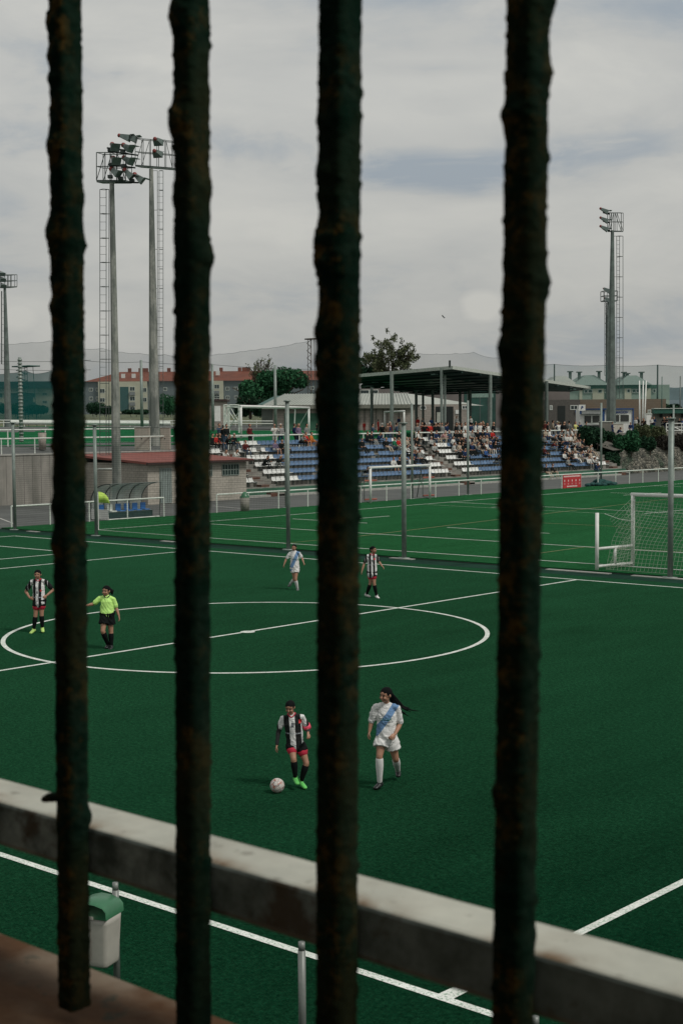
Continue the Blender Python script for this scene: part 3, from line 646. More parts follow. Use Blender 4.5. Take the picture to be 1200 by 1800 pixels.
# ------------------------------------------------------------------ floodlight masts
def mast_mat():
    m, t = newmat('mottled galvanised mast', (.25, .26, .23), .6, .1, .3); f = t.ramp(t.noise(1.1, 5, .65, t.scaled(1, 1, .35)), .42, .58); g = t.ramp(t.noise(6, 4), .3, .7)
    t.col(t.mix(f, (.13, .145, .13), t.mix(g, (.27, .28, .25), (.34, .345, .31)))); return m
MASTM = mast_mat()
def mast(name_label, base, d, zb, topy, r0, r1, lad, head, wide_mat=None, tx=None, lamp_dir=-1, ladtop=None):
    """base=(px,py). everything in the frame x=image right, y=depth, z up"""
    p = D(base[0], base[1], d); s_ = d/F
    o = thing('floodlight_mast', name_label, 'floodlight', (p.x, p.y, zb), TH, 'floodlight masts')
    def Lc(px, py, dy=0.0):
        q = D(px, py, d)-Vector((p.x, p.y, zb)); c_, s2 = math.cos(-TH), math.sin(-TH)
        return Vector((c_*q.x-s2*q.y, s2*q.x+c_*q.y+dy, q.z))
    top = Lc(tx or base[0], topy); b = MB(); n = 8; K = 10
    for side in (0, 1):
        vs = []
        for k in range(K+1):
            t = k/K; r_ = lerp(r0, r1, t); c_ = Vector((top.x*t, 0, top.z*t))
            for i in range(n): a = 2*math.pi*(i+.5)/n; vs.append(c_+Vector((math.cos(a)*r_, math.sin(a)*r_, 0)))
        b.add(vs, [(k*n+i, k*n+(i+1) % n, (k+1)*n+(i+1) % n, (k+1)*n+i) for k in range(K) for i in range(n) if (side == 0)], 0)
        break
    b.obj('pole', MASTM if d < 140 else GALVD, o)
    # caged ladder
    if lad:
        x0, x1, x2, yt, yb_ = lad; b = MB(); A0 = Lc(x0, yb_); A1 = Lc(x0, yt); B0 = Lc(x1, yb_); B1 = Lc(x1, yt); C0_ = Lc(x2, yb_); C1 = Lc(x2, yt); r_ = max(.022, .5*s_)
        for u, v in ((A0, A1), (B0, B1), (C0_, C1)): b.rod(u, v, r_, n=4)
        h = A1.z-A0.z; m = int(h/(.5 if d < 180 else .9))
        for k in range(m): t = k/m; b.rod(A0.lerp(A1, t), B0.lerp(B1, t), r_*.6, n=3)
        m = max(4, int(h/(1.5 if d < 140 else 2.3)))
        for k in range(m+1):
            t = k/m; a = A0.lerp(A1, t); bb = B0.lerp(B1, t); cc = C0_.lerp(C1, t); W_ = abs(cc.x-a.x)
            pts = [a, a+Vector(((cc.x-a.x)*.4, -W_*.35, 0)), cc, a+Vector(((cc.x-a.x)*.4, W_*.35, 0)), a]
            b.path(pts, r_*.8, 4)
            if k % 2 == 0: b.rod((top.x*((a.z)/top.z), 0, a.z), bb if abs(bb.x) < abs(a.x) else a, r_*.8, n=4)
        b.obj('caged_ladder', STEEL, o)
    head(o, Lc, s_)
    return o
LAMPG = M('lamp housing', (.14, .18, .165), .5, .1); LAMPR = M('red lamp end', (.2, .03, .025), .6)
def lamp(o, p, yaw, tilt, w=.62, h=.42, dp=.5):
    lo = MB(); rot = Matrix.Rotation(yaw, 3, 'Z') @ Matrix.Rotation(tilt, 3, 'X')
    A = [(-w/2, -dp/2, -h/2), (w/2, -dp/2, -h/2), (w/2, -dp/2, h/2), (-w/2, -dp/2, h/2)]; B = [(-w/4, dp/2, -h/4), (w/4, dp/2, -h/4), (w/4, dp/2, h/4), (-w/4, dp/2, h/4)]
    lo.add([Vector(p)+rot @ Vector(v) for v in A+B], [(0, 1, 2, 3), (7, 6, 5, 4), (0, 4, 5, 1), (1, 5, 6, 2), (2, 6, 7, 3), (3, 7, 4, 0)])
    vz = [(-w*.6, -dp/2-.02, h/2), (w*.6, -dp/2-.02, h/2), (w*.55, -dp/2-.3, h/2+.12), (-w*.55, -dp/2-.3, h/2+.12)]
    vv = [Vector(p)+rot @ Vector(v) for v in vz]; vv += [x+rot @ Vector((0, 0, .03)) for x in vv]
    lo.add(vv, [(0, 1, 2, 3), (7, 6, 5, 4), (0, 4, 5, 1), (1, 5, 6, 2), (2, 6, 7, 3), (3, 7, 4, 0)])
    lo.sphere(Vector(p)+rot @ Vector((0, dp/2+.1, 0)), (.16, .2, .16), 8, 6, mi=1)
    return lo.obj('lamp', [LAMPG, LAMPR], o)
def frame_box(b, P, r_):
    for a, c_ in P: b.rod(a, c_, r_, n=4)
def cage(o, Lc, s_, x0, x1, y0, y1, dy, posts, mid=True, diag=True, slope=0.0):
    """rectangular lattice cage; slope: right end drops by slope px"""
    r_ = max(.03, .62*s_); b = MB()
    def pt(px, py, back): t = (px-x0)/(x1-x0); return Lc(px+(6 if back else 0)*dy/1.2, py+slope*t-(3 if back else 0), dy if back else 0)
    lv = [y0, y1]+([(y0+y1)/2] if mid else [])
    for bk in (0, 1):
        for y in lv: b.rod(pt(x0, y, bk), pt(x1, y, bk), r_, n=4)
        for px in posts: b.rod(pt(px, y0, bk), pt(px, y1, bk), r_*(1 if bk == 0 else .8), n=4)
        if diag: b.rod(pt(x0, y1, bk), pt(posts[1], y0, bk), r_*.8, n=4); b.rod(pt(x1, y1, bk), pt(posts[-2], y0, bk), r_*.8, n=4)
    for px in (x0, posts[len(posts)//2], x1):
        for y in lv: b.rod(pt(px, y, 0), pt(px, y, 1), r_*.8, n=4)
    b.obj('lattice_cage', STEEL, o)
    b = MB(); A = [pt(x0, y1, 0), pt(x1, y1, 0), pt(x1, y1, 1), pt(x0, y1, 1)]; b.add(A+[a-Vector((0, 0, .12)) for a in A], [(0, 1, 2, 3), (7, 6, 5, 4), (0, 4, 5, 1), (1, 5, 6, 2), (2, 6, 7, 3), (3, 7, 4, 0)]); b.obj('platform', GALVD, o)
def head1(o, Lc, s_):
    cage(o, Lc, s_, 170, 221, 268, 317, 1.2, [170, 185, 194, 206, 221])
    for px, py, yw, ti in ((203, 260, .5, .5), (227, 262, 1.1, .5), (205, 284, .5, .5), (228, 284, 1.1, .5), (206, 305, 1.2, .6), (229, 309, 1.5, .8), (247, 316, 1.5, .7)): lamp(o, Lc(px, py, -.5), yw, ti, .6, .46, .55)
    b = MB(); r_ = .05
    for a, c_ in (((192, 268), (245, 275)), ((192, 291), (240, 297)), ((205, 322), (246, 323)), ((190, 262), (236, 268))): b.rod(Lc(*a, -.4), Lc(*c_, -.4), r_, n=4)
    for px, py in ((196, 267), (218, 270), (198, 292), (220, 294), (196, 313), (214, 316), (234, 320)): b.box(Lc(px-4, py+2, -.6), Lc(px+4, py-3, -.2))
    b.obj('lamp_bracket', DARK, o)
mast('slim grey floodlight mast with seven lamps, standing before the block hut', (206, 870), 92, 0, 322, .33, .15, (176, 187, 192, 333, 800), head1, tx=197)
def head2(o, Lc, s_):
    cage(o, Lc, s_, 238, 303, 243, 290, 1.4, [238, 252, 265, 279, 292, 303], slope=5)
    for px, py, yw, ti in ((221, 242, 1.5, .3), (232, 244, 1.5, .3), (277, 249, 2.9, .2), (276, 270, 2.9, .2)): lamp(o, Lc(px, py, -.2), yw, ti, .8, .5, .8)
mast('thick grey floodlight mast beside the second iron bar, on the upper level', (272, 788), 118, 3.6, 297, .48, .17, (287, 277, 280, 300, 780), head2, tx=266)
def head3(o, Lc, s_):
    cage(o, Lc, s_, 1067, 1091, 374, 406, 1.6, [1067, 1074, 1080, 1091])
    for py in (371, 387, 402): lamp(o, Lc(1061, py, -.3), 1.5, .5, .85, .5, .9)
    b = MB()
    for py in (376, 391, 405): b.rod(Lc(1058, py-2, -.3), Lc(1070, py+1, -.3), .1, n=4)
    b.obj('lamp_bracket', DARK, o)
mast('tall dark floodlight mast rising behind the information kiosk', (1073, 745), 176, 4.6, 405, .62, .2, (1083, 1088, 1094, 415, 700), head3, tx=1075.5)
def head4(o, Lc, s_):
    cage(o, Lc, s_, 1055, 1079, 513, 530, 1.5, [1055, 1061, 1070, 1079], mid=True, diag=False)
    for px, py in ((1065, 510), (1067, 527)): lamp(o, Lc(px, py, -.3), 1.3, .5, 1.5, 1.0, 1.5)
mast('farther, shorter floodlight mast mostly hidden behind the tall dark one', (1066, 745), 330, 5.4, 530, .55, .25, (1062, 1064, 1065, 532, 660), head4, tx=1068)
def head5(o, Lc, s_):
    cage(o, Lc, s_, -10, 19, 484, 505, 1.5, [-10, 2, 9, 15, 19], diag=False)
    for px, py in ((4, 481), (5, 491), (6, 502)): lamp(o, Lc(px, py, -.3), .6, .5, .9, .55, .9)
mast('leaning-looking floodlight mast at the left edge of the view', (15, 742), 215, 5.3, 506, .55, .2, (4, 8, 3, 512, 640), head5, tx=9)
# ------------------------------------------------------------------ grandstand
Y0, Y1 = 75.2, 131.4; stairs = [(78.6, 80.2), (103.0, 104.6), (129.8, 131.4)]
def seatx(k): return -78.5-.9*k
def seatz(k): return 1.13+.55*k
st = thing('grandstand', 'concrete stand with rows of blue and white plastic seats', 'grandstand', (-77.5, Y0, 0))
SO = Vector((-77.5, Y0, 0))
b = MB()
for k in range(6):
    x1 = seatx(k)+.42-SO.x; x0 = -7.0; z = seatz(k)-.42; b.box((x1-.9 if k < 5 else -7.0, 0, -.05), (x1, Y1-Y0, z)) 
b.obj('tier', STANDC, st)
b = MB(); b.box((-.579, 0, 0), (-.1, Y1-Y0, .62)); b.obj('plinth', GREENW, st)
b = MB(); b.box((-.099, 0, 0), (.35, Y1-Y0, .16)); b.obj('curb', CURB, st)
for (a, c_) in stairs:
    b = MB(); n = 12
    for i in range(n):
        z = .29*(i+1); x = .35-(i)*.5
        b.box((x-.5, a-SO.y, 0.02), (x, c_-SO.y, min(z, 3.5)), 0)
        b.box((x-.5, a-SO.y-.01, min(z, 3.5)-.285), (x+.012, (a+c_)/2+.25-SO.y+(.3 if i % 2 else -.2), min(z, 3.5)-.02), 1) if i % 2 == 0 else None
        b.box((x-.505, a-SO.y-.012, min(z, 3.5)+.002), (x-.02, lerp(a, c_, .5+.3*(i % 3)/3)-SO.y, min(z, 3.5)+.012), 1)
    b.obj('stairs', [STANDC, STEPB], st)
# seats
def seat_mesh(b, x, y, z, mi):
    # bucket seat facing +x: pan, curved back and legs
    w = .22
    P = [(.20, .0), (.0, -.03), (-.16, .0), (-.22, .14), (-.25, .30)]
    vs = []
    for (dx, dz) in P:
        ww = w*(.92 if dz > .25 else 1)
        vs += [(x+dx, y-ww, z+dz+.02), (x+dx, y-ww*.5, z+dz), (x+dx, y+ww*.5, z+dz), (x+dx, y+ww, z+dz+.02)]
    n = 4; m = len(P); lo = [(a, b_, c_-.03) for a, b_, c_ in vs]; o = len(vs)
    fs = [(k*n+i, k*n+i+1, (k+1)*n+i+1, (k+1)*n+i) for k in range(m-1) for i in range(n-1)]
    fs += [(o+k*n+i, o+(k+1)*n+i, o+(k+1)*n+i+1, o+k*n+i+1) for k in range(m-1) for i in range(n-1)]
    fs += [(i, o+i, o+i+1, i+1) for i in range(n-1)]+[((m-1)*n+i, (m-1)*n+i+1, o+(m-1)*n+i+1, o+(m-1)*n+i) for i in range(n-1)]
    fs += [(k*n, (k+1)*n, o+(k+1)*n, o+k*n) for k in range(m-1)]+[(k*n+3, o+k*n+3, o+(k+1)*n+3, (k+1)*n+3) for k in range(m-1)]
    b.add(vs+lo, fs, mi)
def proj(p):
    p = Vector(p)-C0; X = math.cos(TH)*p.x+math.sin(TH)*p.y; Y = -math.sin(TH)*p.x+math.cos(TH)*p.y
    z = Y*cp-p.z*sp; y = Y*sp+p.z*cp; x = X/z*F; y = y/z*F; x, y = c*x+s*y, -s*x+c*y
    return 600+x, 900-y
def behind_bar(px): return (80 < px < 152) or (298 < px < 374) or (552 < px < 634) or (868 < px < 952)
seats = []
for k in range(6):
    y = Y0+.3
    while y < Y1-1.9:
        col = 1; ok = True
        for (a, c_) in stairs:
            if a-.2 < y < c_+.2: ok = False
            if a-2.7 < y <= a-.2 or c_+.2 <= y < c_+2.9: col = 0
        if k in (4, 5) and y < stairs[0][0]: col = 0
        if ok and random.random() > .012: seats.append((k, y, col))
        y += .5
vis = []; rest = []
for q in seats:
    px, py = proj((seatx(q[0]), q[1], seatz(q[0]))); hid = behind_bar(px) or px < 370 or (px < 434 and py > 795)
    (rest if hid else vis).append(q)
vis.sort(key=lambda q: (q[1]+q[0]*2)); ind = vis[:100]; rest += vis[100:]
protos = {}
for k, y, col in ind:
    if col not in protos: bb = MB(); seat_mesh(bb, 0, 0, 0, 0); protos[col] = bb.mesh('seat', [SEATW, SEATB][col])
    o = bpy.data.objects.new('seat', protos[col]); COL.objects.link(o); o.parent = st; o.location = Vector((seatx(k), y, seatz(k)))-SO
b = MB()
for k, y, col in rest: seat_mesh(b, seatx(k)-SO.x, y-SO.y, seatz(k), col)
o = b.obj('seats', [SEATW, SEATB], st); o['kind'] = 'stuff'
b = MB()
for k in range(6):
    for (a, c_) in ((Y0, stairs[0][0]), (stairs[0][1], stairs[1][0]), (stairs[1][1], stairs[2][0])):
        x, z = seatx(k)-SO.x, seatz(k)-.06; b.box((x-.04, a+.15-SO.y, z-.045), (x+.04, c_-.15-SO.y, z-.002)); yy = a+.4
        while yy < c_-.2: b.box((x-.03, yy-.025-SO.y, z-.37), (x+.03, yy+.025-SO.y, z-.047)); yy += 1.9
b.obj('seat_beam', M('green seat beam', (.03, .055, .045), .6), st)
def trail(label, px0, px1, x=-84.3, z=3.5, h=1.1, posts=(0, .33, .66, 1)):
    y0, y1 = yat(px0, x), yat(px1, x); return railing('stand_railing', label, ((x, y0, z), (x, y1, z)), h, 'white railings at the back of the stand', .05, posts)
trail('white railing at the back of the stand above the left block of seats', 403, 738-30, posts=[i/8 for i in range(9)])
trail('white railing at the back of the stand above the middle block of seats', 731, 992, posts=[0]+[i/9 for i in range(1, 10)])
trail('short white railing at the right end of the stand by the shrubs', 1003, 1052, posts=(0, 1))
# ------------------------------------------------------------------ goals
def goal(label, a, q, h, r_, back=None, nets=True, parts=None, name='football_goal'):
    o = thing(name, label, 'goal', a); A = Vector((0, 0, 0)); B = Vector(q)-Vector(a); up = Vector((0, 0, h))
    for P in (A, B): b = MB(); b.rod(P, P+up, r_, n=12); b.obj('goalpost', WHITE, o, smooth=True)
    b = MB(); b.rod(up-B.normalized()*r_, B+up+B.normalized()*r_, r_, n=12); b.obj('crossbar', WHITE, o, smooth=True)
    return o
def netgrid(o, f, nu, nv, r_=.006, mat=None):
    b = MB(); P = [[Vector(f(i/nu, j/nv)) for j in range(nv+1)] for i in range(nu+1)]
    for i in range(nu+1):
        for j in range(nv+1):
            if i < nu: b.rod(P[i][j], P[i+1][j], r_, n=3)
            if j < nv: b.rod(P[i][j], P[i][j+1], r_, n=3)
    return b.obj('net', mat or M('white goal netting', (.26, .31, .24), .8), o)
# big goal, right
ga = G(1111, 995, .07); gb = Vector((ga.x+7.3, ga.y, .07)); bh = 2.72
go = goal('big white goal with loose net at the right edge of the view', ga, gb, bh, .075)
dy = 46.25-ga.y
for xx in (0, gb.x-ga.x):
    xo = xx+(-.32 if xx == 0 else .32); xm = (xx+xo)/2
    b = MB(); b.rod((xo, dy, -.1), (xo, dy, 2.12), .07, n=10); b.rod((xx, 0, .78), (xo, dy, .78), .055, n=8); b.rod((xx, 0, .12), (xo, dy, .12), .055, n=8); b.rod((xm, dy*.5, .12), (xm, dy*.5, .78), .055, n=8); b.obj('side_frame', WHITE, go, smooth=True)
W7 = gb.x-ga.x
def nb(u, v):   # back: crossbar falls to a sagging line then to the ground
    y = lerp(0, dy*.72, min(1, v*1.6)) if v < .6 else lerp(dy*.69, dy*.95, (v-.6)/.4)
    z = lerp(bh-.05, 1.75, v/.45) if v < .45 else lerp(1.75, .03, (v-.45)/.55)
    z -= .28*math.sin(math.pi*u)*math.sin(math.pi*min(1, v*1.3)); return (u*W7, y*min(1, .35+v), z)
netgrid(go, nb, 46, 21, .0055)
def ns(u, v):  # left side, gathered
    pinch = .35+.65*abs(v-.45)*1.6; return (.35*math.sin(math.pi*v)*(1-u), dy*u*min(1, pinch), lerp(bh-.1-.75*u, .05, v))
netgrid(go, ns, 10, 18, .0055)
b = MB(); b.rod((-.02, 0, bh-1.0), (0, dy*.5, 1.85), .012, n=4); b.rod((0, dy*.5, 1.85), (0, dy, 2.1), .01, n=4); b.obj('cord', WHITEG, go)
# small goal
xg = -64.6; a = PX(651, 887, xg); q = PX(755, 877, xg)
sg = goal('small white goal standing before the stand', (xg, a.y, .07), (xg, q.y, .07), 2.42, .085)
for i, yy in enumerate((a.y, q.y)):
    y_ = yy-a.y; b = MB(); b.rod((0, y_, 2.3), (-.9, y_+.25, 2.2), .03, n=6); b.rod((-.9, y_+.2, 2.2), (-1.5, y_+.4, .05), .04, n=6); b.rod((-1.6, y_+1.2, 1.5), (-1.6, y_+1.2, .05), .035, n=6); b.rod((-1.5, y_+.4, 1.35), (-1.6, y_+1.2, 1.4), .03, n=6); b.rod((0, y_, .05), (-1.6, y_+1.2, .05), .035, n=6)
    b.obj('back_stay', STEEL, sg)
    for z_ in (1.44, .12): b = MB(); b.rod((-1.6, y_+1.2, z_), (-1.4, y_+2.3, z_), .06, n=8); b.obj('counterweight', M('faded red weight', (.3, .09, .06), .7), sg)
def nsg(u, v): return (-.1-1.3*v, u*(q.y-a.y), 2.3*(1-v)+.08)
# upper goals
def up_goal(label, p0, p1, topy, r_=.09, d0=None, d1=None):
    A = D(p0[0], p0[1], d0); Bq = D(p1[0], p1[1], d1); hh = D(p0[0], topy, d0).z-A.z
    Bz = Vector((Bq.x, Bq.y, A.z)); o = goal(label, A, Bz, hh, r_); return o, hh, Bz-A
o, hh, Bv = up_goal('white goal with folded side frames on the upper pitch, left of the stand', (424, 771), (543, 757), 714, .11, 130, 148)
bk = Vector((-2.2, .3, 0))
b = MB()
for P in (Vector((0, 0, 0)), Bv):
    b.rod(P+Vector((0, 0, hh)), P+bk+Vector((0, 0, hh*.98)), .05, n=6); b.rod(P+bk+Vector((0, 0, hh)), P+bk*1.1, .06, n=6); b.rod(P+Vector((0, 0, hh*.95)), P+bk*1.1+Vector((0, 0, .2)), .04, n=6)
b.rod(bk+Vector((0, 0, hh*.98)), Bv+bk+Vector((0, 0, hh*.98)), .04, n=6); b.rod(bk*1.1+Vector((0, 0, .1)), Bv+bk*1.1+Vector((0, 0, .1)), .05, n=6)
b.obj('back_frame', WHITEG, o)
for i, (x0, x1) in enumerate(((394, 401), (403, 420))):
    A = D(x0, 742, 133); Bq = D(x1, 742, 133); hz_ = D(x0, 711, 133).z-A.z; b = MB(); V = Bq-A; V.z = 0; U = Vector((0, 0, hz_))
    b.rod((0, 0, -1.0), U, .07, n=6); b.rod(V+Vector((0, 0, -1.0)), V+U, .07, n=6); b.rod(U*.97, V+U*.97, .06, n=6); b.rod((0, 0, 0), V, .06, n=6); b.rod(U*.95, V, .05, n=6); b.rod(U*.6, V*.7, .05, n=6)
    oo = b.obj('goal_frame', WHITEG); oo.location = A; oo['label'] = ['narrow white goal side frame stored at the end of the row', 'wider white goal side frame stored beside the upper goal'][i]; oo['category'] = 'goal frame'; oo['group'] = 'stored goal frames'
A = GT(676, 762); Bq = GT(711, 766); A = D(676, 757, 150); Bq = D(710, 760, 141)
up_goal('little pale goal far off on the upper pitch behind the stand railing', (676, 757), (710, 760), 724, .09, 150, 141)
# ------------------------------------------------------------------ red banner, other signs
y0, y1 = yat(986.5, xr), yat(1019.5, xr); bn = thing('railing_banner', 'red banner with white writing tied to the pitch railing', 'banner', (xr+.06, y0, 0)); w = y1-y0
b = MB(); b.box((0, .05, .08), (.03, w-.05, 1.16)); b.obj('cloth', SIGNR, bn)
b = MB(); rnd = random.Random(4)
y = .14
while y < w-.3: l_ = rnd.uniform(.06, .12); b.box((.031, y, .98), (.036, y+l_*.75, 1.09)); y += l_
for k in range(5):
    yc = lerp(.28, w-.3, k/4); 
    b.add([(.034, yc+.09*math.cos(t_)*(1 if math.sin(t_) > 0 else .8), .68+.12*math.sin(t_)) for t_ in [i*math.pi/5 for i in range(10)]], [tuple(range(10))], 1)
    b.add([(.038, yc+.05*math.cos(t_), .68+.07*math.sin(t_)) for t_ in [i*math.pi/5 for i in range(10)]], [tuple(range(10))], 0)
    b.box((.031, yc-.11, .42), (.035, yc+.11, .48), 1); b.box((.031, yc-.07, .35), (.035, yc+.07, .40), 1)
y = w*.22
while y < w*.75: l_ = rnd.uniform(.06, .1); b.box((.031, y, .17), (.036, y+l_*.8, .26)); y += l_
b.obj('lettering', [M('banner white', (.75, .6, .58), .7), M('banner pale red', (.55, .22, .22), .7)], bn)
# ------------------------------------------------------------------ stone bank and shrubs
def stone_mat():
    m, t = newmat('rubble stone', (.2, .2, .17), .95)
    v = t.n('ShaderNodeTexVoronoi', {'Vector': t.scaled(1, 1, 1.2), 'Scale': 2.7, 'Randomness': 1.0}); ve = t.n('ShaderNodeTexVoronoi', {'Vector': t.scaled(1, 1, 1.2), 'Scale': 2.7}, feature='DISTANCE_TO_EDGE')
    hsv = t.n('ShaderNodeSeparateColor', {0: v.outputs['Color']}); k = t.mix(hsv.outputs[0], (.04, .045, .036), (.24, .225, .18)); k = t.mix(t.ramp(t.noise(.5, 4), .5, .7), k, (.05, .08, .05))
    k = t.mix(t.ramp(ve.outputs['Distance'], .06, .0), k, (.03, .035, .03)); t.col(k); t.bump(t.ramp(ve.outputs['Distance'], 0, .3), .9, .15); return m
STONE = stone_mat()
sw = thing('stone_wall', 'rubble stone retaining wall right of the stand', 'wall', (-78.6, 131.5, 0))
b = MB(); nx, nz_ = 150, 14; vs = []
for i in range(nx+1):
    for j in range(nz_+1):
        y = i/nx*60; z = j/nz_*2.55*(1-.25*max(0, 1-y/2.5)); e = .22*noise.noise(Vector((y*1.6, z*1.6, 0)))+.1*noise.noise(Vector((y*4, z*4, 3)))
        vs.append((-.03*y-.25*z+e, y, z-.05))
b.add(vs, [(i*(nz_+1)+j, (i+1)*(nz_+1)+j, (i+1)*(nz_+1)+j+1, i*(nz_+1)+j+1) for i in range(nx) for j in range(nz_)]); b.obj('face', STONE, sw)
b = MB(); vs = []; nx = 60
for i in range(nx+1):
    y = 131.5+i; 
    for j, (dx, z) in enumerate(((0, 2.5), (-1.5, 2.9), (-3.5, 3.6), (-5.5, 4.1), (-9, 4.15))):
        vs.append((-79.2-.03*(y-131.5)+dx, y, z+.2*noise.noise(Vector((y*.5, dx, 0)))))
b.add(vs, [(i*5+j, (i+1)*5+j, (i+1)*5+j+1, i*5+j+1) for i in range(nx) for j in range(4)]); struct(b, 'earth_bank', EARTH)
def foliage_mat(name, c1, c2):
    m, t = newmat(name, c1, .8, 0, .2); oi = t.n('ShaderNodeNewGeometry'); f = oi.outputs['Random Per Island']; k = t.mix(f, c1, c2); t.col(k)
    MATS[name] = m; return m
FD = foliage_mat('dark foliage', (.006, .028, .014), (.02, .065, .03)); FM = foliage_mat('green foliage', (.010, .058, .024), (.03, .115, .048)); FO = foliage_mat('olive foliage', (.05, .065, .03), (.12, .14, .07)); FP = foliage_mat('purple brown foliage', (.02, .02, .017), (.045, .04, .03))
def leaves(b, c_, r, n, sz, rnd, fill=.55):
    for _ in range(n):
        u = Vector((rnd.gauss(0, 1), rnd.gauss(0, 1), rnd.gauss(0, 1))).normalized()*(fill+(1-fill)*rnd.random()**.5)
        p = Vector(c_)+Vector((u.x*r[0], u.y*r[1], u.z*r[2])); a = Vector((rnd.gauss(0, 1), rnd.gauss(0, 1), rnd.gauss(0, 1))).normalized(); q = a.cross(Vector((rnd.gauss(0, 1), rnd.gauss(0, 1), rnd.gauss(0, 1)))).normalized(); s_ = sz*rnd.uniform(.6, 1.3)
        b.add([p-a*s_, p+q*s_*.5, p+a*s_, p-q*s_*.5], [(0, 1, 2, 3)])
def zbank(x, y):
    t = -(x+79.2+.03*(y-131.5))
    P = [(0, 2.5), (1.5, 2.9), (3.5, 3.6), (5.5, 4.1), (9, 4.15), (400, 4.3)]
    if t < 0: return 0
    for (a, za), (b_, zb) in zip(P, P[1:]):
        if t <= b_: return lerp(za, zb, (t-a)/(b_-a))
    return 4.3
def GB(px, py):
    d = 120.0
    while d < 260:
        p = D(px, py, d)
        if p.z < zbank(p.x, p.y): return p
        d += .2
    return D(px, py, 172)
def shrub(px, py, w, h, mat, label, d=None, x=None, base=None, n=None, seed=1, cat='shrub', group='shrubs on the bank beside the stand'):
    rnd = random.Random(seed)
    if d is None: p = GB(px, py); d = dep(p)
    else: p = D(px, py, d)
    s_ = d/F; rw, rh = w*s_/2, h*s_
    o = thing('shrub', label, cat, (p.x, p.y, p.z-.2), TH, group); b = MB(); K = max(3, int(w/14))
    for i in range(K):
        cx = lerp(-rw*.65, rw*.65, (i+.5)/K); rr = (max(.4, rw/K*1.5), max(.5, rw*.5), rh*.5*rnd.uniform(.8, 1.05)); cc = (cx, rnd.uniform(-.3, .3), .2+rh*.5*rnd.uniform(.85, 1))
        leaves(b, cc, rr, n or int(260+rw*160), .13+.02*rw, rnd, .6); b.sphere(cc, tuple(q*.72 for q in rr), 8, 6)
    b.obj('foliage', mat, o)
    b = MB()
    for i in range(3): b.rod(((i-1)*rw*.3, 0, -.3), ((i-1)*rw*.4, 0, rh*.5), .05, n=5)
    b.obj('stem', M('bark', (.06, .045, .03), .9), o)
shr = [(1040, 782, 60, 34, FD, 'big dark shrub beside the right end of the back railing, under the kiosk wall'), (1068, 775, 24, 18, FD, 'small dark shrub below the concrete box of the tall mast'), (1100, 794, 58, 32, FM, 'bright green sprawling shrub lowest on the bank'),
       (1128, 775, 32, 30, FO, 'round olive shrub in the middle of the bank'), (1110, 775, 20, 20, FM, 'small green shrub between the seated navy players and the olive shrub'), (1157, 774, 28, 26, FO, 'pale olive shrub just left of the slim right-hand post'), (1142, 768, 28, 22, FM, 'mid green shrub between two olive shrubs'),
       (1137, 793, 34, 28, FD, 'dark mounded shrub in front of the olive shrubs'), (1167, 791, 32, 28, FP, 'brown-purple shrub left of the tall net post'), (1198, 791, 40, 30, FP, 'brown-purple shrub at the right edge of the bank')]
for i, (px, py, w, h, m_, lb) in enumerate(shr): shrub(px, py, w, h, m_, lb, seed=i+20)
for i, (px, py, w, h, m_, lb, d) in enumerate(((1034, 800, 44, 30, FP, 'dull shrub hugging the upper right end of the seats', 156), (1052, 815, 44, 36, FD, 'dark tangled shrub between the seats and the rubble wall', 153), (1074, 826, 32, 34, FD, 'dark shrub at the corner of the rubble wall', 151), (1066, 798, 44, 26, FP, 'brownish shrub above the corner of the rubble wall', 156), (1042, 768, 40, 16, FM, 'low green shrub right under the kiosk skirt', 168))): shrub(px, py, w, h, m_, lb, d=d, seed=i+40)
# ------------------------------------------------------------------ canopy and buildings
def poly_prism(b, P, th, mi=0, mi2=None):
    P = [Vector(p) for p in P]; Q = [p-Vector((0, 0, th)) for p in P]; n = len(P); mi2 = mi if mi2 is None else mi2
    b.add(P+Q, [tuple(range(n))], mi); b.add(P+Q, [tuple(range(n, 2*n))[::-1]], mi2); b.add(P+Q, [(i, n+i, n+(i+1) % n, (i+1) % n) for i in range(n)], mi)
Bp = D(795, 643, 138); Cp = D(1037, 679, 178); Ap = D(590, 661, 150); Dp = Ap+(Cp-Bp)*.72; Dp = D(742, 687, 162)
cn = thing('canopy', 'big dark open-sided canopy roof behind the stand', 'canopy', (0, 0, 0))
b = MB(); mid = D(876, 682, 168)
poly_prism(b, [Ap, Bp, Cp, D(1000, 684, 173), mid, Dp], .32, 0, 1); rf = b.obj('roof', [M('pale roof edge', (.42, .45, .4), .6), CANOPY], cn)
rnd = random.Random(3); b = MB()
for i in range(9):
    t = (i+.5)/9; u = Ap.lerp(Dp, t); v = Bp.lerp(Cp, t); b.rod(u-Vector((0, 0, .5)), v-Vector((0, 0, .5)), .09, n=4)
for i in range(40):
    t, w = rnd.random(), rnd.random(); u = Ap.lerp(Dp, t).lerp(Bp.lerp(Cp, t), w)-Vector((0, 0, .62)); b.box(u-Vector((.25, .25, .05)), u+Vector((.25, .25, .05)), 1)
b.obj('ceiling_beam', [M('dark beam', (.01, .035, .03), .6), M('ceiling lamp cover', (.06, .12, .1), .5)], rf)
for px, ty, d, w in ((688, 651, 143, .30), (775.5, 645, 139, .2), (781.5, 645, 142, .16), (861, 657, 147, .3), (960, 668, 160, .3), (653, 676, 156, .25), (731, 682, 159, .25), (760, 682, 160, .25), (825, 680, 163, .35), (743, 684, 161, .2), (808, 681, 164, .25)):
    a = D(px, ty+2, d); b = MB(); b.rod((a.x, a.y, zt(a.x)-.1), (a.x, a.y, a.z), w*.5+.04, n=10); b.obj('column', GALV if d < 155 or d > 169 else M('shaded column', (.11, .14, .125), .7), cn)
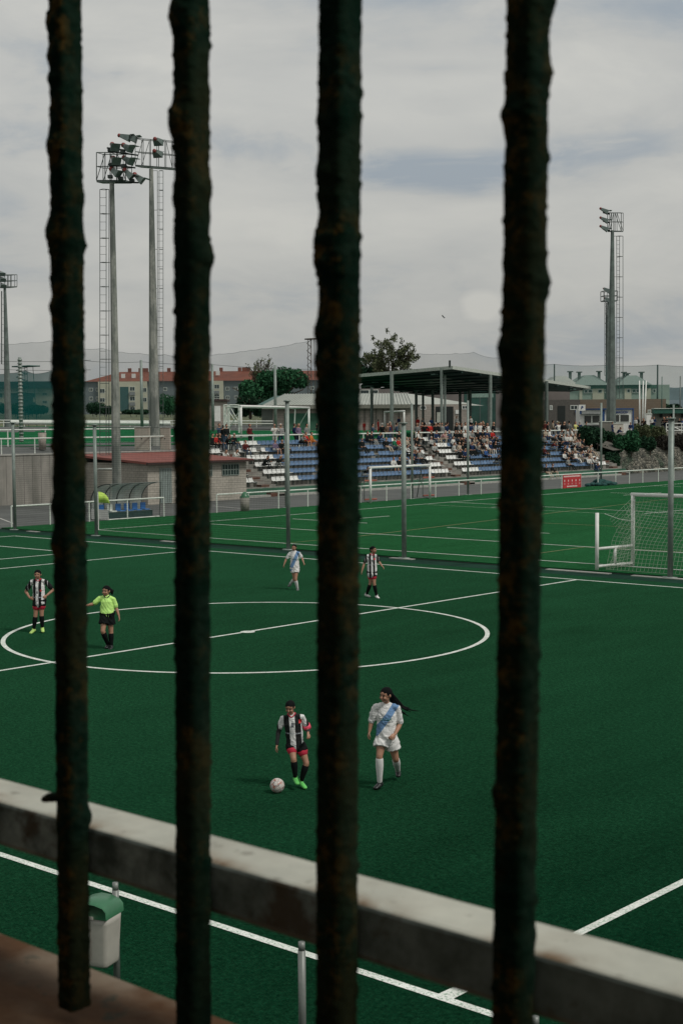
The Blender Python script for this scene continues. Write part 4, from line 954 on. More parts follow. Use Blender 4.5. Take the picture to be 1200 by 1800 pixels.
b = MB(); q = D(790, 640, 138.3); b.rod(q-Vector((0, 0, .3)), q+Vector((0, 0, .35)), .1, n=8); b.obj('horn_speaker', DARK, cn)
# generic building in image aligned frame
def bldg(name, label, cat, px0, px1, py0, py1, d, depth_, wall, base=None):
    a = D(px0, py1, d); s_ = d/F; o = thing(name, label, cat, (a.x, a.y, a.z), TH)
    w = (px1-px0)*s_; h = (py1-py0)*s_
    def P(px, py, y=0.0): return ((px-px0)*s_, y, (py1-py)*s_)
    b = MB(); b.box((0, 0, -3), (w, depth_, h)); b.obj('wall', wall, o)
    return o, P, w, h, s_
def win(o, P, x0, y0, x1, y1, mat=WINGL, frame=WHITEG, fr=.08, bars=1, pr=0.0):
    a = P(x0, y1); c_ = P(x1, y0); b = MB(); e = -.012-pr
    b.box((a[0]-fr, e-.04, a[2]-fr), (c_[0]+fr, e, a[2])); b.box((a[0]-fr, e-.04, c_[2]), (c_[0]+fr, e, c_[2]+fr)); b.box((a[0]-fr, e-.04, a[2]), (a[0], e, c_[2])); b.box((c_[0], e-.04, a[2]), (c_[0]+fr, e, c_[2]))
    for k in range(bars): x = lerp(a[0], c_[0], (k+1)/(bars+1)); b.box((x-fr*.35, e-.038, a[2]), (x+fr*.35, e-.001, c_[2]))
    w = b.obj('window', frame, o); b = MB(); b.box((a[0], e-.01, a[2]), (c_[0], e-.002, c_[2])); b.obj('pane', mat, w)
def panel(o, P, x0, y0, x1, y1, mat, out, name='facade_panel'):
    a = P(x0, y1); c_ = P(x1, y0); b = MB(); b.box((a[0], -out, a[2]), (c_[0], -.003, c_[2])); return b.obj(name, mat, o)
# long apartment block with orange roof
o, P, w, h, s_ = bldg('apartment_block', 'long apartment block with an orange tiled roof beyond the upper pitch', 'building', 140, 600, 671, 730, 300, 12, GREYR)
b = MB(); R1 = P(158, 671); e = .6
rid0, rid1 = P(205, 653, 6), P(640, 653, 6); A0, A1 = P(150, 671.5, -e), P(640, 671.5, -e); B0, B1 = P(150, 671.5, 12+e), P(640, 671.5, 12+e)
b.add([A0, A1, B1, B0, rid0, rid1], [(0, 1, 5, 4), (2, 3, 4, 5), (3, 0, 4), (1, 2, 5), (3, 2, 1, 0)]); rf = b.obj('roof', TILE, o)
for px in (222, 241, 246, 252, 292, 385, 418, 425, 431, 434): b = MB(); q = P(px, 653, 6); b.box((q[0]-.35, q[1]-.3, q[2]-.4), (q[0]+.35, q[1]+.3, q[2]+.75)); b.obj('chimney', TILE, rf)
for px, py in ((215.5, 661), (234, 661), (382, 657)): b = MB(); q = P(px, py, 2.2); b.box((q[0]-.4, q[1]-.5, q[2]-.5), (q[0]+.4, q[1]-.2, q[2]+.4)); b.obj('skylight', WHITE, rf)
for x0, x1 in ((175, 260), (372, 393)): panel(o, P, x0, 671.8, x1, 727, CREAM, .9)
b = MB(); q = P(213, 681), P(228, 724); b.box((q[0][0], -.93, q[1][2]), (q[1][0], -.902, q[0][2])); b.obj('stair_glass', TEALGL, o)
for cx, ys in ((182, (688, 704)), (234.5, (685, 702, 720)), (255, (687, 704)), (382, (682, 699, 703))):
    for y in ys: win(o, P, cx-4, y-3.5, cx+4, y+3, pr=.9)
for cx in (161, 173, 291, 400, 415, 548): 
    for y in (685.5, 701): win(o, P, cx-2.6, y-2.5, cx+2.6, y+2.2)
for y in (693, 711): panel(o, P, 229.5, y-3, 239, y+3, M('grey balcony front', (.2, .22, .22), .8), 1.3, 'balcony'); panel(o, P, 377, y-4, 386, y+1, M('grey balcony front'), 1.3, 'balcony')
# teal-netted block at far left
o, P, w, h, s_ = bldg('pale_block', 'pale block of flats at the left edge behind a green net', 'building', -80, 92, 683, 733, 320, 12, CREAM)
b = MB(); b.box(P(-84, 683.2, -1), (w+1, 13, P(0, 672)[2])); b.obj('roof', M('dark slate roof', (.03, .05, .055), .8), o)
panel(o, P, -80, 683.3, 68, 692, M('pale grey band', (.36, .38, .34), .85), .5)
for cx in (2, 28, 58): 
    for y in (696, 711, 723): win(o, P, cx-5 if cx != 2 else -2, y-3, cx+5 if cx != 2 else 5, y+4, mat=TEALGL)
for y in (694, 708, 722): win(o, P, 76, y-2, 83, y+2)
for x in (22, 47): panel(o, P, x-4, 692.2, x+12, 729, M('teal recess', (.03, .08, .08), .8), .3)
# brick shed behind the left net post
o, P, w, h, s_ = bldg('brick_shed', 'small pale brick shed with a white door at the left end of the stored goals', 'shed', 350, 396, 706, 744, 190, 4, PALEBR)
b = MB(); b.box((-.3, -.3, h+.002), (w+.3, 4.3, h+.28)); b.obj('roof', M('dark red gutter'), o); panel(o, P, 377.5, 714, 388, 741, WHITE, .05, 'door')
# low changing rooms with pale sheet roof
o, P, w, h, s_ = bldg('changing_rooms', 'long low changing-room building with a pale ribbed roof under the canopy', 'building', 480, 822, 713, 764, 182, 9, PALEBR)
b = MB(); ov = .9; z = h; 
E0, E1, E2, E3 = (-1.2, -ov, z), ((722-480)*s_, -ov, z), ((857-480)*s_, 5.5, z-.15), (-1.2, 10, z); r0, r1 = P(500, 692, 4.5), P(717, 692, 4.5)
b.add([E0, E1, E2, E3, r0, r1], [(0, 1, 5, 4), (1, 2, 5), (2, 3, 4, 5), (3, 0, 4), (3, 2, 1, 0)]); rf = b.obj('roof', SHEET, o)
b = MB()
for i in range(46):
    t = i/45; u = Vector(E0).lerp(Vector(E1), t); v = Vector(r0).lerp(Vector(r1), t); b.rod(u+Vector((0, 0, .06)), v+Vector((0, 0, .06)), .04, n=4)
b.obj('roof_rib', M('roof rib', (.28, .31, .28), .6), rf)
b = MB(); b.box((-1.3, -ov-.06, z-.45), (E1[0]+.1, -ov-.003, z+.02)); b.obj('fascia', M('weathered fascia', (.17, .17, .14), .8), rf)
for cx, cy in ((743, 719.5), (816, 719.5)): win(o, P, cx-4, cy-3, cx+4, cy+1.5, frame=WHITE)
panel(o, P, 765, 717, 796, 764, BLACK, .04, 'doorway'); panel(o, P, 767, 727, 776, 762, M('pale door', (.4, .42, .36), .7), .09, 'door')
sgn = MB(); q = P(799.5, 730), P(806.5, 723); sgn.box((q[0][0], -.1, q[0][2]), (q[1][0], -.05, q[1][2])); sgn.obj('sign_plate', WHITE, o)
for x in (640, 650, 660, 672, 680, 700): panel(o, P, x, 716, x+1.2, 764, M('fascia post', (.1, .1, .085), .8), .15, 'pillar')
panel(o, P, 500, 727, 560, 760, GREENW, .12, 'green_panel')
# end piece left: green-grey roofed building
o, P, w, h, s_ = bldg('green_roof_building', 'low building with a dull green roof left of the pale ribbed roof', 'building', 460, 520, 712, 742, 215, 10, M('grey green wall', (.10, .12, .10), .8, 0, .8, .3))
b = MB(); b.add([(-.6, -1, h), (w+2, -1, h), (w+2, 11, h), (-.6, 11, h), P(481, 695, 5), (w+2, 5, P(0, 695)[2])], [(0, 1, 5, 4), (2, 3, 4, 5), (3, 0, 4), (1, 2, 5), (3, 2, 1, 0)]); rf = b.obj('roof', M('dull green roof', (.05, .11, .095), .7), o)
b = MB(); b.box((-.7, -1.06, h-.5), (w+2, -1.003, h-.02)); b.obj('fascia', M('weathered fascia'), rf)
# grey block under canopy
o, P, w, h, s_ = bldg('grey_hall', 'wide grey hall glimpsed beneath the canopy', 'building', 560, 1000, 684, 755, 215, 14, M('mauve grey wall', (.15, .135, .125), .85, 0, .4, .15))
for x0, x1, y0, y1 in ((634, 648, 677+10, 694), (650, 664, 687, 694)): win(o, P, x0, y0, x1, y1, bars=0)
panel(o, P, 815, 685, 870, 750, M('green tinted glazing', (.02, .07, .055), .3, 0, .6, .4), .06, 'glazing'); panel(o, P, 828, 694, 866, 701, M('pale strip', (.2, .3, .25), .6), .12, 'strip')
for x in (820, 826, 842, 856): panel(o, P, x, 685, x+1, 750, STEEL, .1, 'mullion')
# brown hall right
o, P, w, h, s_ = bldg('brown_hall', 'long flat-topped brown block hall behind the information kiosk', 'building', 955, 1169, 703, 765, 200, 14, BRICKB)
panel(o, P, 955, 703.3, 1016, 765, M('shaded taupe wall', (.085, .08, .07), .85), 1.2)
for x0, x1 in ((964, 967), (1000, 1011)): win(o, P, x0, 714, x1, 720, frame=WHITEG, pr=1.2)
panel(o, P, 977, 714, 990, 760, BLACK, 1.25, 'doorway')
b = MB(); q = P(1011.5, 724); b.rod((q[0], -1.35, q[2]), (q[0], -1.28, q[2]), .34, n=8); b.obj('blue_plate', BLUE, o)
# far right block
o, P, w, h, s_ = bldg('green_flats', 'pale green flats with grey gables beyond the brown hall', 'building', 940, 1175, 678, 706, 330, 14, PALEG)
panel(o, P, 960, 678.2, 1152, 684, M('deep green band', (.05, .12, .085), .8), .25)
for x0, x1, ty in ((962, 1013, 661), (1008, 1068, 660), (1085, 1140, 661)):
    b = MB(); m_ = (x0+x1)/2; b.add([P(x0-3, 678, -1), P(x1+3, 678, -1), P(m_+8, ty, 2), P(m_-8, ty, 2), P(x0-3, 678, 14), P(x1+3, 678, 14), P(m_+8, ty, 12), P(m_-8, ty, 12)], [(0, 1, 2, 3), (1, 5, 6, 2), (3, 2, 6, 7), (0, 3, 7, 4), (5, 4, 7, 6)]); rf = b.obj('roof', SHEET if x0 < 1000 else M('grey green gable', (.2, .26, .23), .7), o)
for px, py in ((1005, 655), (1021, 656), (1056, 655), (1100, 657), (1106, 659), (1131, 657)):
    b = MB(); q = P(px, py, 3); b.box((q[0]-.3, q[1], q[2]-2.5), (q[0]+.3, q[1]+.6, q[2]+.1)); b.box((q[0]-.6, q[1]-.3, q[2]+.103), (q[0]+.6, q[1]+.9, q[2]+.35)); b.obj('chimney', M('dark chimney', (.09, .11, .10), .8), o)
for x0, x1 in ((1017, 1022), (1040, 1060), (1096, 1108), (1134, 1142)): panel(o, P, x0, 684.2, x1, 706, CREAM, .2)
for x0, x1 in ((1026, 1031), (1033, 1039), (1050, 1056), (1062, 1066), (1101, 1105), (1110, 1115), (1117, 1121), (1146, 1150)): win(o, P, x0, 686, x1, 691, pr=.2, bars=0)
# long green-roofed stall row at the far right
o, P, w, h, s_ = bldg('green_awning_bar', 'low pale bar counter with a long green awning at the right edge', 'building', 1146, 1260, 727, 757, 188, 5, M('dull pale wall', (.2, .2, .17), .8))
panel(o, P, 1144, 719, 1262, 727, M('green awning', (.015, .085, .06), .7), 1.4, 'awning'); panel(o, P, 1144, 718, 1262, 719, WHITEG, 1.5, 'awning_edge')
for x in (1158, 1177, 1196): panel(o, P, x, 727.2, x+4, 734, BLACK, .3, 'lamp_box')
# information kiosk
o, P, w, h, s_ = bldg('information_kiosk', 'white and blue information kiosk beside the tall dark mast', 'kiosk', 1018, 1112, 718.5, 757, 178, 3, WHITE)
panel(o, P, 1017.5, 718.4, 1112.5, 720.6, M('kiosk blue', (.02, .07, .2), .5), .25, 'blue_band'); panel(o, P, 1057, 720.8, 1061.5, 740, M('kiosk blue'), .12, 'blue_panel'); panel(o, P, 1110.3, 720.8, 1112.5, 757, M('kiosk blue'), .12, 'blue_panel'); panel(o, P, 1018, 720.8, 1021, 728, M('kiosk blue'), .12, 'blue_panel')
panel(o, P, 1020.5, 727.6, 1054.5, 728.6, M('grey soffit', (.15, .17, .16), .7), .35, 'sill')
for x0, x1, y0, y1 in ((1026, 1038, 731, 743.5), (1040, 1053, 731, 743.5), (1077, 1087, 730, 742), (1089, 1104, 730, 742)): win(o, P, x0, y0, x1, y1, mat=M('kiosk window', (.045, .05, .045), .25), frame=WHITEG, bars=0)
panel(o, P, 1030, 744.6, 1054, 747.6, WHITE, .4, 'counter'); panel(o, P, 1028, 748, 1056, 757, M('kiosk grey skirt', (.09, .12, .11), .7), .1, 'skirt')
tx = bpy.data.curves.new('sign_lettering', 'FONT'); tx.body = 'INFORMACIÓN'; tx.size = 1; tx.extrude = .02; tx.offset = .02; tob = bpy.data.objects.new('sign_lettering', tx); COL.objects.link(tob)
dgr = bpy.context.evaluated_depsgraph_get(); me = bpy.data.meshes.new_from_object(tob.evaluated_get(dgr)); bpy.data.objects.remove(tob)
xs = [v.co.x for v in me.vertices]; ys = [v.co.y for v in me.vertices]; q0 = P(1066, 727.3); q1 = P(1102, 722); 
for v in me.vertices:
    x = (v.co.x-min(xs))/(max(xs)-min(xs)); y = (v.co.y-min(ys))/(max(ys)-min(ys)); v.co = Vector((lerp(q0[0], q1[0], x), -.14-v.co.z*.5, lerp(q0[2], q1[2], y)))
for v in me.vertices: v.co.x += .0
lo = from_mesh(me, 'sign_lettering', [M('kiosk lettering', (.02, .05, .17), .5)], o)
b = MB(); q = P(1022, 712.5), P(1027.5, 718); sn = thing('kiosk_sign', 'white sign board with a dark emblem above the left end of the kiosk', 'sign', D(1016, 722, 176), TH); s2 = 176/F
b.box((0, 0, 0), (12*s2, .08, 10.5*s2)); b.obj('board', WHITE, sn); b = MB(); b.path([(5*s2, -.02, 3*s2), (5*s2, -.02, 5*s2), (8*s2, -.02, 6*s2), (6.5*s2, -.02, 8*s2), (5*s2, -.02, 7*s2)], .05, 4); b.obj('emblem', M('kiosk blue'), sn)
# concrete box at the mast foot, pale board, flag poles, white box
def imgbox(name, label, cat, x0, y0, x1, y1, d, dp, mat, group=None):
    a = D(x0, y1, d); s_ = d/F; o = thing(name, label, cat, a, TH, group); b = MB(); b.box((0, 0, -1.5), ((x1-x0)*s_, dp, (y1-y0)*s_)); q = b.obj('body', mat, o); md = q.modifiers.new('b', 'BEVEL'); md.width = .03
    b = MB(); b.box((-.05, -.06, (y1-y0)*s_+.002), ((x1-x0)*s_+.05, dp+.05, (y1-y0)*s_+.09)); b.obj('cap', WHITEG, o); return o
imgbox('concrete_box', 'low grey concrete box at the foot of the tall dark mast', 'enclosure', 1056, 742, 1076, 766, 171, 1.6, M('box concrete', (.17, .165, .14), .9, 0, 2, .2))
imgbox('white_pillar', 'short white pillar with a notice in front of the brown hall', 'pillar', 1135, 728, 1144, 748, 180, .5, WHITE)
bo = thing('notice', 'small framed notice standing on the white pillar', 'sign', D(1137.5, 728, 180), TH); b = MB(); b.box((0, 0, .12), (.4, .05, .55)); b.obj('frame', WHITEG, bo); b = MB(); b.box((.06, -.012, .18), (.34, -.002, .49)); b.obj('sheet', M('grey print', (.2, .22, .2), .7), bo)
imgbox('white_counter', 'low white counter wall in front of the kiosk', 'counter', 1076, 745, 1095, 764, 174, .5, M('warm white', (.55, .52, .44), .7), None)
for i, (x0, x1) in enumerate(((1123, 1123.5), (1127.5, 1128), (1130.5, 1131))):
    a = D(x1, 745, 184); t = D(x0+(i*2.2 if i else 0), 669, 184); b = MB(); b.rod((a.x, a.y, zt(a.x)), t, .12, .07, n=8)
    single(b, 'flagpole', WHITE, ['leftmost white flagpole before the brown hall', 'middle leaning white flagpole before the brown hall', 'rightmost leaning white flagpole before the brown hall'][i], 'flagpole', 'three bare white flagpoles', True)
# white terrace rails at right
tr_ = thing('steps_handrail', 'white handrail sloping down the bank near the right edge', 'railing', D(1160, 752, 172), TH); s_ = 172/F; b = MB()
for p, q in (((1170, 744.5), (1215, 744.5)), ((1170, 751), (1215, 751)), ((1170, 757), (1215, 757)), ((1170, 744.5), (1170, 760)), ((1197, 744.5), (1197, 763)), ((1160, 750), (1176, 759)), ((1182, 750), (1197, 757))):
    b.rod(((p[0]-1160)*s_, 0, (752-p[1])*s_), ((q[0]-1160)*s_, 0, (752-q[1])*s_), .055, n=6)
b.obj('rail', WHITE, tr_)
# ------------------------------------------------------------------ distant poles, nets, wires
def pole(px, y0, y1, d, r_, label, lattice=False, mat=GALV, bands=False):
    a = D(px, y1, d); t = D(px, y0, d); b = MB(); n = 10
    if lattice:
        w = r_*2
        for sx_ in (-w, w):
            for sy_ in (-w, w): b.rod((a.x+sx_, a.y+sy_, zt(a.x)), (a.x+sx_*.7, a.y+sy_*.7, t.z), .06, n=4)
        h = t.z-a.z; m = 16
        for k in range(m):
            z0, z1 = a.z+h*k/m, a.z+h*(k+1)/m; sgn_ = 1 if k % 2 else -1
            b.rod((a.x-w*sgn_, a.y-w, z0), (a.x+w*sgn_, a.y-w, z1), .04, n=4); b.rod((a.x-w, a.y-w*sgn_, z0), (a.x-w, a.y+w*sgn_, z1), .04, n=4)
        b.box((a.x-w*2, a.y-w, t.z), (a.x+w*2, a.y+w, t.z+.2))
    else:
        b.rod((a.x, a.y, zt(a.x)-.2), (a.x, a.y, t.z), r_, r_*.8, n=n)
        if bands:
            for k in range(26): z = lerp(a.z, t.z, k/26); b.rod((a.x, a.y, z), (a.x, a.y, z+.12), r_*1.15, n=n)
    return single(b, 'field_pole', mat, label, 'pole', 'poles round the upper pitch', True)
pole(38.5, 628, 788, 116, .16, 'notched grey pole between the left edge and the first iron bar', bands=True)
pole(250, 633, 748, 175, .2, 'plain grey pole before the orange-roofed flats'); pole(374.5, 640, 745, 165, .17, 'plain grey pole beside the pale brick shed')
pole(484.5, 642, 762, 150, .17, 'grey pole standing behind the crossbar of the upper goal'); pole(547.5, 597, 700, 230, .24, 'lattice mast close to the left of the third iron bar', True, M('rusty lattice', (.09, .075, .06), .8))
pole(48, 645, 740, 250, .6, 'green lattice mast behind the teal net', True, M('green lattice', (.02, .09, .07), .8))
pole(973.5, 640, 705, 240, .14, 'thin dark net pole right of the fourth iron bar', mat=DARK); pole(1154.5, 641, 702, 240, .16, 'thick dark net pole above the brown hall', mat=DARK)
pole(1162, 662, 760, 200, .07, 'thin green pole left of the pair by the awning', mat=M('green pole', (.04, .1, .08), .6)); pole(1194, 661, 760, 200, .09, 'thin grey pole near the right edge above the awning', mat=STEEL)
def sag_cols(tops, bot, d, step=3):
    cols = []
    for (x0, y0), (x1, y1) in zip(tops, tops[1:]):
        n = max(2, int((x1-x0)/step))
        for i in range(n):
            t = i/n; px = lerp(x0, x1, t); y = lerp(y0, y1, t)+min(4, (x1-x0)*.09)*4*t*(1-t)*.5; a = D(px, bot, d); cols.append((a, D(px, y, d)))
    px, y = tops[-1]; cols.append((D(px, bot, d), D(px, y, d))); return cols
def plain_net(name, col, alpha):
    m, t = newmat(name, col, 1, 0, 0); tr = t.n('ShaderNodeBsdfTransparent'); vv = t.m('ADD', t.m('MULTIPLY', t.noise(.25, 3), alpha*.5), alpha*.75)
    mx = t.n('ShaderNodeMixShader', {0: vv}); t.t.links.new(tr.outputs[0], mx.inputs[1]); t.t.links.new(t.b.outputs[0], mx.inputs[2]); t.t.links.new(mx.outputs[0], t.out.inputs[0]); return m
NF = plain_net('sheer grey net', (.12, .155, .16), .24); NTL = plain_net('sheer teal net', (.008, .085, .08), .72); NG = plain_net('sheer green net', (.05, .14, .12), .3)
def far_net(label, tops, bot, d, mat):
    o = thing('safety_net', label, 'net', (0, 0, 0), 0, 'tall safety nets behind the fields'); cols = sag_cols(tops, bot, d)
    q = sheet('mesh', mat, cols, o); b = MB(); b.path([c_[1] for c_ in cols], .03, 3); b.obj('top_cord', M('net cord', (.12, .14, .14), .9), o)
far_net('tall sheer grey net from the left edge towards the thick mast', [(-60, 607), (0, 604), (20, 605), (38, 603), (55, 602), (88, 599), (120, 604), (148, 613), (180, 612), (215, 619), (245, 621), (290, 623), (330, 627)], 735, 270, NF)
far_net('tall sheer grey net rising to the lattice mast', [(330, 627), (370, 624), (385, 622), (402, 621), (422, 618), (440, 615.5), (460, 613), (480, 611), (495, 608.5), (520, 603), (548, 598), (600, 600)], 735, 265, NF)
far_net('sheer grey net above the canopy roof', [(700, 624), (736, 621), (752, 622.5), (767, 622), (783, 622.5), (800, 621), (815, 621.5), (832, 619), (858, 628), (872, 629), (900, 625)], 700, 300, NF)
far_net('sheer net above the brown hall at the right', [(880, 640), (973, 640), (1060, 642), (1155, 641.5), (1290, 645)], 703, 236, NG)
far_net('dense teal net in front of the pale flats at the left edge', [(-60, 660), (-10, 657), (17, 656), (45, 651), (62, 657), (90, 652), (128, 660)], 738, 245, NTL)
b = MB()
for (x0, y0, x1, y1, d) in ((-20, 634, 160, 633, 200), (150, 634, 250, 636, 200), (250, 636, 374, 640, 200), (374, 641, 560, 649, 200), (-20, 648, 160, 650, 205)):
    pts = [D(lerp(x0, x1, k/8), lerp(y0, y1, k/8)+2.2*4*(k/8)*(1-k/8), d) for k in range(9)]; b.path(pts, .03, 3)
single(b, 'overhead_wire', M('wire', (.05, .06, .055), .8), 'thin wire slung between the poles over the upper pitch', 'wire')
b = MB()
for px, h_ in [(x, 0) for x in range(-30, 560, 37)]:
    a = D(px, 748, 205); t = D(px, 738, 205); b.rod((a.x, a.y, zt(a.x)), t, .06, n=4)
for y in (738.5, 743): b.rod(D(-40, y, 205), D(560, y+2, 205), .06, n=4)
single(b, 'distant_railing', WHITEG, 'low white railing along the far side of the upper pitch', 'railing')
b = MB(); b.rod(D(20, 742.5, 190), D(300, 744.5, 190), .28, n=8); single(b, 'white_pipe', WHITEG, 'long white pipe lying beyond the upper pitch', 'pipe')
# ------------------------------------------------------------------ trees
def tree(px, base_y, d, w, h, mat, label, kind='dense', seed=1, n=3500, leaf=.22, name='broadleaf_tree', trunk_h=.35):
    rnd = random.Random(seed); p = D(px, base_y, d); s_ = d/F; W_ = w*s_; Hh = h*s_; o = thing(name, label, 'tree', (p.x, p.y, p.z-1), TH, 'trees beyond the fields')
    b = MB(); b.tube([(0, 0, 0), (0, 0, Hh*trunk_h), (W_*.03, 0, Hh*.7)], [.3, .22, .1], n=8); tips = []
    for i in range(26 if kind == 'bare' else 12):
        a = rnd.uniform(0, 6.28); z0 = Hh*rnd.uniform(.2, .6); e = Vector((math.cos(a)*W_*.5*rnd.uniform(.4, .95), math.sin(a)*W_*.4*rnd.uniform(.4, .95), z0+Hh*rnd.uniform(.15, .45))); e.z = min(e.z, Hh)
        m = Vector((0, 0, z0)).lerp(e, .5)+Vector((0, 0, -.05*Hh*rnd.random())); b.path([(0, 0, z0), m, e], .06 if kind == 'bare' else .09, 4); tips.append(e); tips.append(m)
        if kind == 'bare':
            for _ in range(7): q = m.lerp(e, rnd.random()); e2 = q+Vector((rnd.gauss(0, .08)*W_, rnd.gauss(0, .08)*W_, abs(rnd.gauss(.07, .04))*Hh)); b.rod(q, e2, .045, .02, n=3); tips.append(e2)
    b.obj('trunk', M('bark'), o)
    b = MB()
    if kind == 'dense':
        for i in range(26):
            a = rnd.uniform(0, 6.28); rr = rnd.random()**.5; z = lerp(.18, .8, rnd.random()); k = math.sqrt(max(.05, 1-((z-.35)/.68)**2)); cc = Vector((math.cos(a)*rr*W_*.42*k, math.sin(a)*rr*W_*.3, z*Hh)); q = W_*rnd.uniform(.09, .17)
            leaves(b, cc, (q, q, q*.8), n//26, leaf, rnd, .55)
            if rnd.random() < .7: b.sphere(cc, q*.62, 7, 5)
    else:
        for e in tips: leaves(b, e, (W_*.05, W_*.05, Hh*.05), n//len(tips), leaf, rnd, .1)
    b.obj('crown', mat, o); return o
tree(476, 724, 255, 150, 96, FM, 'wide dense green tree in front of the orange-roofed flats', 'dense', 4, 15000, .34)
tree(440, 724, 250, 60, 40, FD, 'dark bushy tree spreading low to the left of the wide green tree', 'dense', 5, 3000, .3)
tree(462, 700, 262, 46, 78, FO, 'nearly bare tree rising above the wide green tree', 'bare', 8, 1500, .16, 'bare_tree')
tree(688, 700, 270, 104, 116, FO, 'tall thinly leaved tree above the canopy roof', 'bare', 11, 7500, .22, 'bare_tree', .2)
tree(648, 700, 280, 84, 98, FD, 'dark tree at the left shoulder of the canopy', 'dense', 12, 5000, .3); tree(552, 724, 240, 26, 56, FD, 'small dark tree tight against the third iron bar', 'dense', 13, 1200, .25)
for i, (px, w, h, lb) in enumerate(((170, 40, 24, 'clump of bushes at the left corner of the orange-roofed flats'), (188, 22, 16, 'low bush under the first bay of the orange-roofed flats'), (295, 36, 36, 'bush beside the thick mast before the flats'), (20, 50, 20, 'low dark hedge bush at the far left'), (65, 46, 18, 'hedge bush behind the teal net'), (240, 60, 8, 'flat hedge below the stair glass of the flats'))):
    shrub(px, 728, w, h, FD if i != 2 else FM, lb, d=262, seed=60+i, cat='bush', group='bushes at the foot of the far flats', n=500)
tree(1180, 745, 240, 60, 52, FD, 'dark trees at the right end of the brown hall', 'dense', 15, 4200, .32); tree(1225, 745, 250, 60, 60, FD, 'dark tree cut by the right edge of the view', 'dense', 16, 2500, .32)
# gull
bd = MB(); p = D(779, 557, 300); bd.tube([p+v2w((-.3, 0, .2)), p, p+v2w((.3, 0, -.2))], [.05, .11, .05], n=8)
for sgn_ in (-1, 1): q = [p+v2w((.05, 0, 0)), p+v2w((-.1, 0, 0)), p+v2w((sgn_*.35-.25*(sgn_ < 0), .1, .22*sgn_ < 0 and .35 or .1)), ]; bd.add([q[0], q[1], p+v2w((-.28*sgn_-.1, .2, .42*sgn_)), p+v2w((-.1*sgn_, .2, .35*sgn_))], [(0, 1, 2, 3)])
single(bd, 'bird', DARK, 'tiny dark bird gliding above the canopy', 'bird')
# ------------------------------------------------------------------ people
def near_bone(co, bones):
    best = None
    for tag, a, b_ in bones:
        ab = b_-a; t = max(0, min(1, (co-a).dot(ab)/max(1e-9, ab.length_squared))); d = (co-(a+ab*t)).length
        if best is None or d < best[0]: best = (d, tag, t)
    return best
CLOTH = {}
def cloth(key):
    pal = {'black': (.012, .015, .015), 'navy': (.018, .035, .085), 'blue': (.04, .10, .26), 'white': (.6, .6, .56), 'grey': (.2, .21, .2), 'light grey': (.36, .37, .35), 'red': (.42, .03, .025), 'maroon': (.10, .02, .02), 'green': (.02, .16, .08),
           'orange': (.5, .17, .04), 'purple': (.17, .13, .2), 'beige': (.4, .34, .26), 'brown': (.13, .085, .06), 'yellow': (.55, .55, .2), 'denim': (.05, .08, .12), 'pink': (.45, .25, .24), 'striped': (.3, .3, .29), 'skin': (.42, .235, .16)}
    if key == 'skin': return SKIN
    return M(key+' clothing', pal[key], .9, 0, 9, .25, 0, .1)
# ---- spectators: a few posed bodies, shared mesh, clothes set per object
def body_parts(pose):
    """joints for a 1.70 m person, x right, front is -y"""
    if pose == 'sit': J = dict(pel=(0, .02, .10), che=(0, .0, .42), nec=(0, -.03, .58), hed=(0, -.05, .72), sh=(.17, -.01, .50), el=(.23, -.08, .26), ha=(.12, -.34, .17), hip=(.09, -.02, .09), kn=(.12, -.45, .12), an=(.13, -.43, -.30), to=(.14, -.60, -.35))
    elif pose == 'lean': J = dict(pel=(0, .04, .10), che=(0, -.14, .38), nec=(0, -.24, .50), hed=(0, -.32, .60), sh=(.17, -.2, .44), el=(.2, -.38, .24), ha=(.08, -.54, .30), hip=(.09, -.02, .09), kn=(.15, -.45, .13), an=(.12, -.36, -.30), to=(.13, -.52, -.35))
    elif pose == 'stretch': J = dict(pel=(0, .03, .10), che=(0, .08, .40), nec=(0, .08, .56), hed=(0, .04, .70), sh=(.17, .07, .49), el=(.25, .12, .26), ha=(.16, -.10, .16), hip=(.09, -.02, .09), kn=(.11, -.44, .05), an=(.12, -.72, -.30), to=(.13, -.86, -.22))
    elif pose == 'arms': J = dict(pel=(0, 0, .92), che=(0, 0, 1.25), nec=(0, -.01, 1.43), hed=(0, -.02, 1.58), sh=(.18, 0, 1.36), el=(.30, -.12, 1.2), ha=(.10, -.26, 1.25), hip=(.09, 0, .90), kn=(.10, -.02, .49), an=(.12, .03, .08), to=(.14, -.12, .03))
    elif pose == 'side': J = dict(pel=(0, 0, .92), che=(0, .02, 1.25), nec=(0, .02, 1.43), hed=(0, -.01, 1.58), sh=(.17, .01, 1.36), el=(.24, .06, 1.10), ha=(.17, -.12, .95), hip=(.09, 0, .90), kn=(.10, -.04, .49), an=(.11, .03, .08), to=(.14, -.12, .03))
    else: J = dict(pel=(0, 0, .92), che=(0, 0, 1.25), nec=(0, -.01, 1.43), hed=(0, -.03, 1.58), sh=(.18, 0, 1.36), el=(.23, .03, 1.10), ha=(.24, -.05, .85), hip=(.09, 0, .90), kn=(.10, -.02, .49), an=(.12, .03, .08), to=(.14, -.12, .03))
    return J
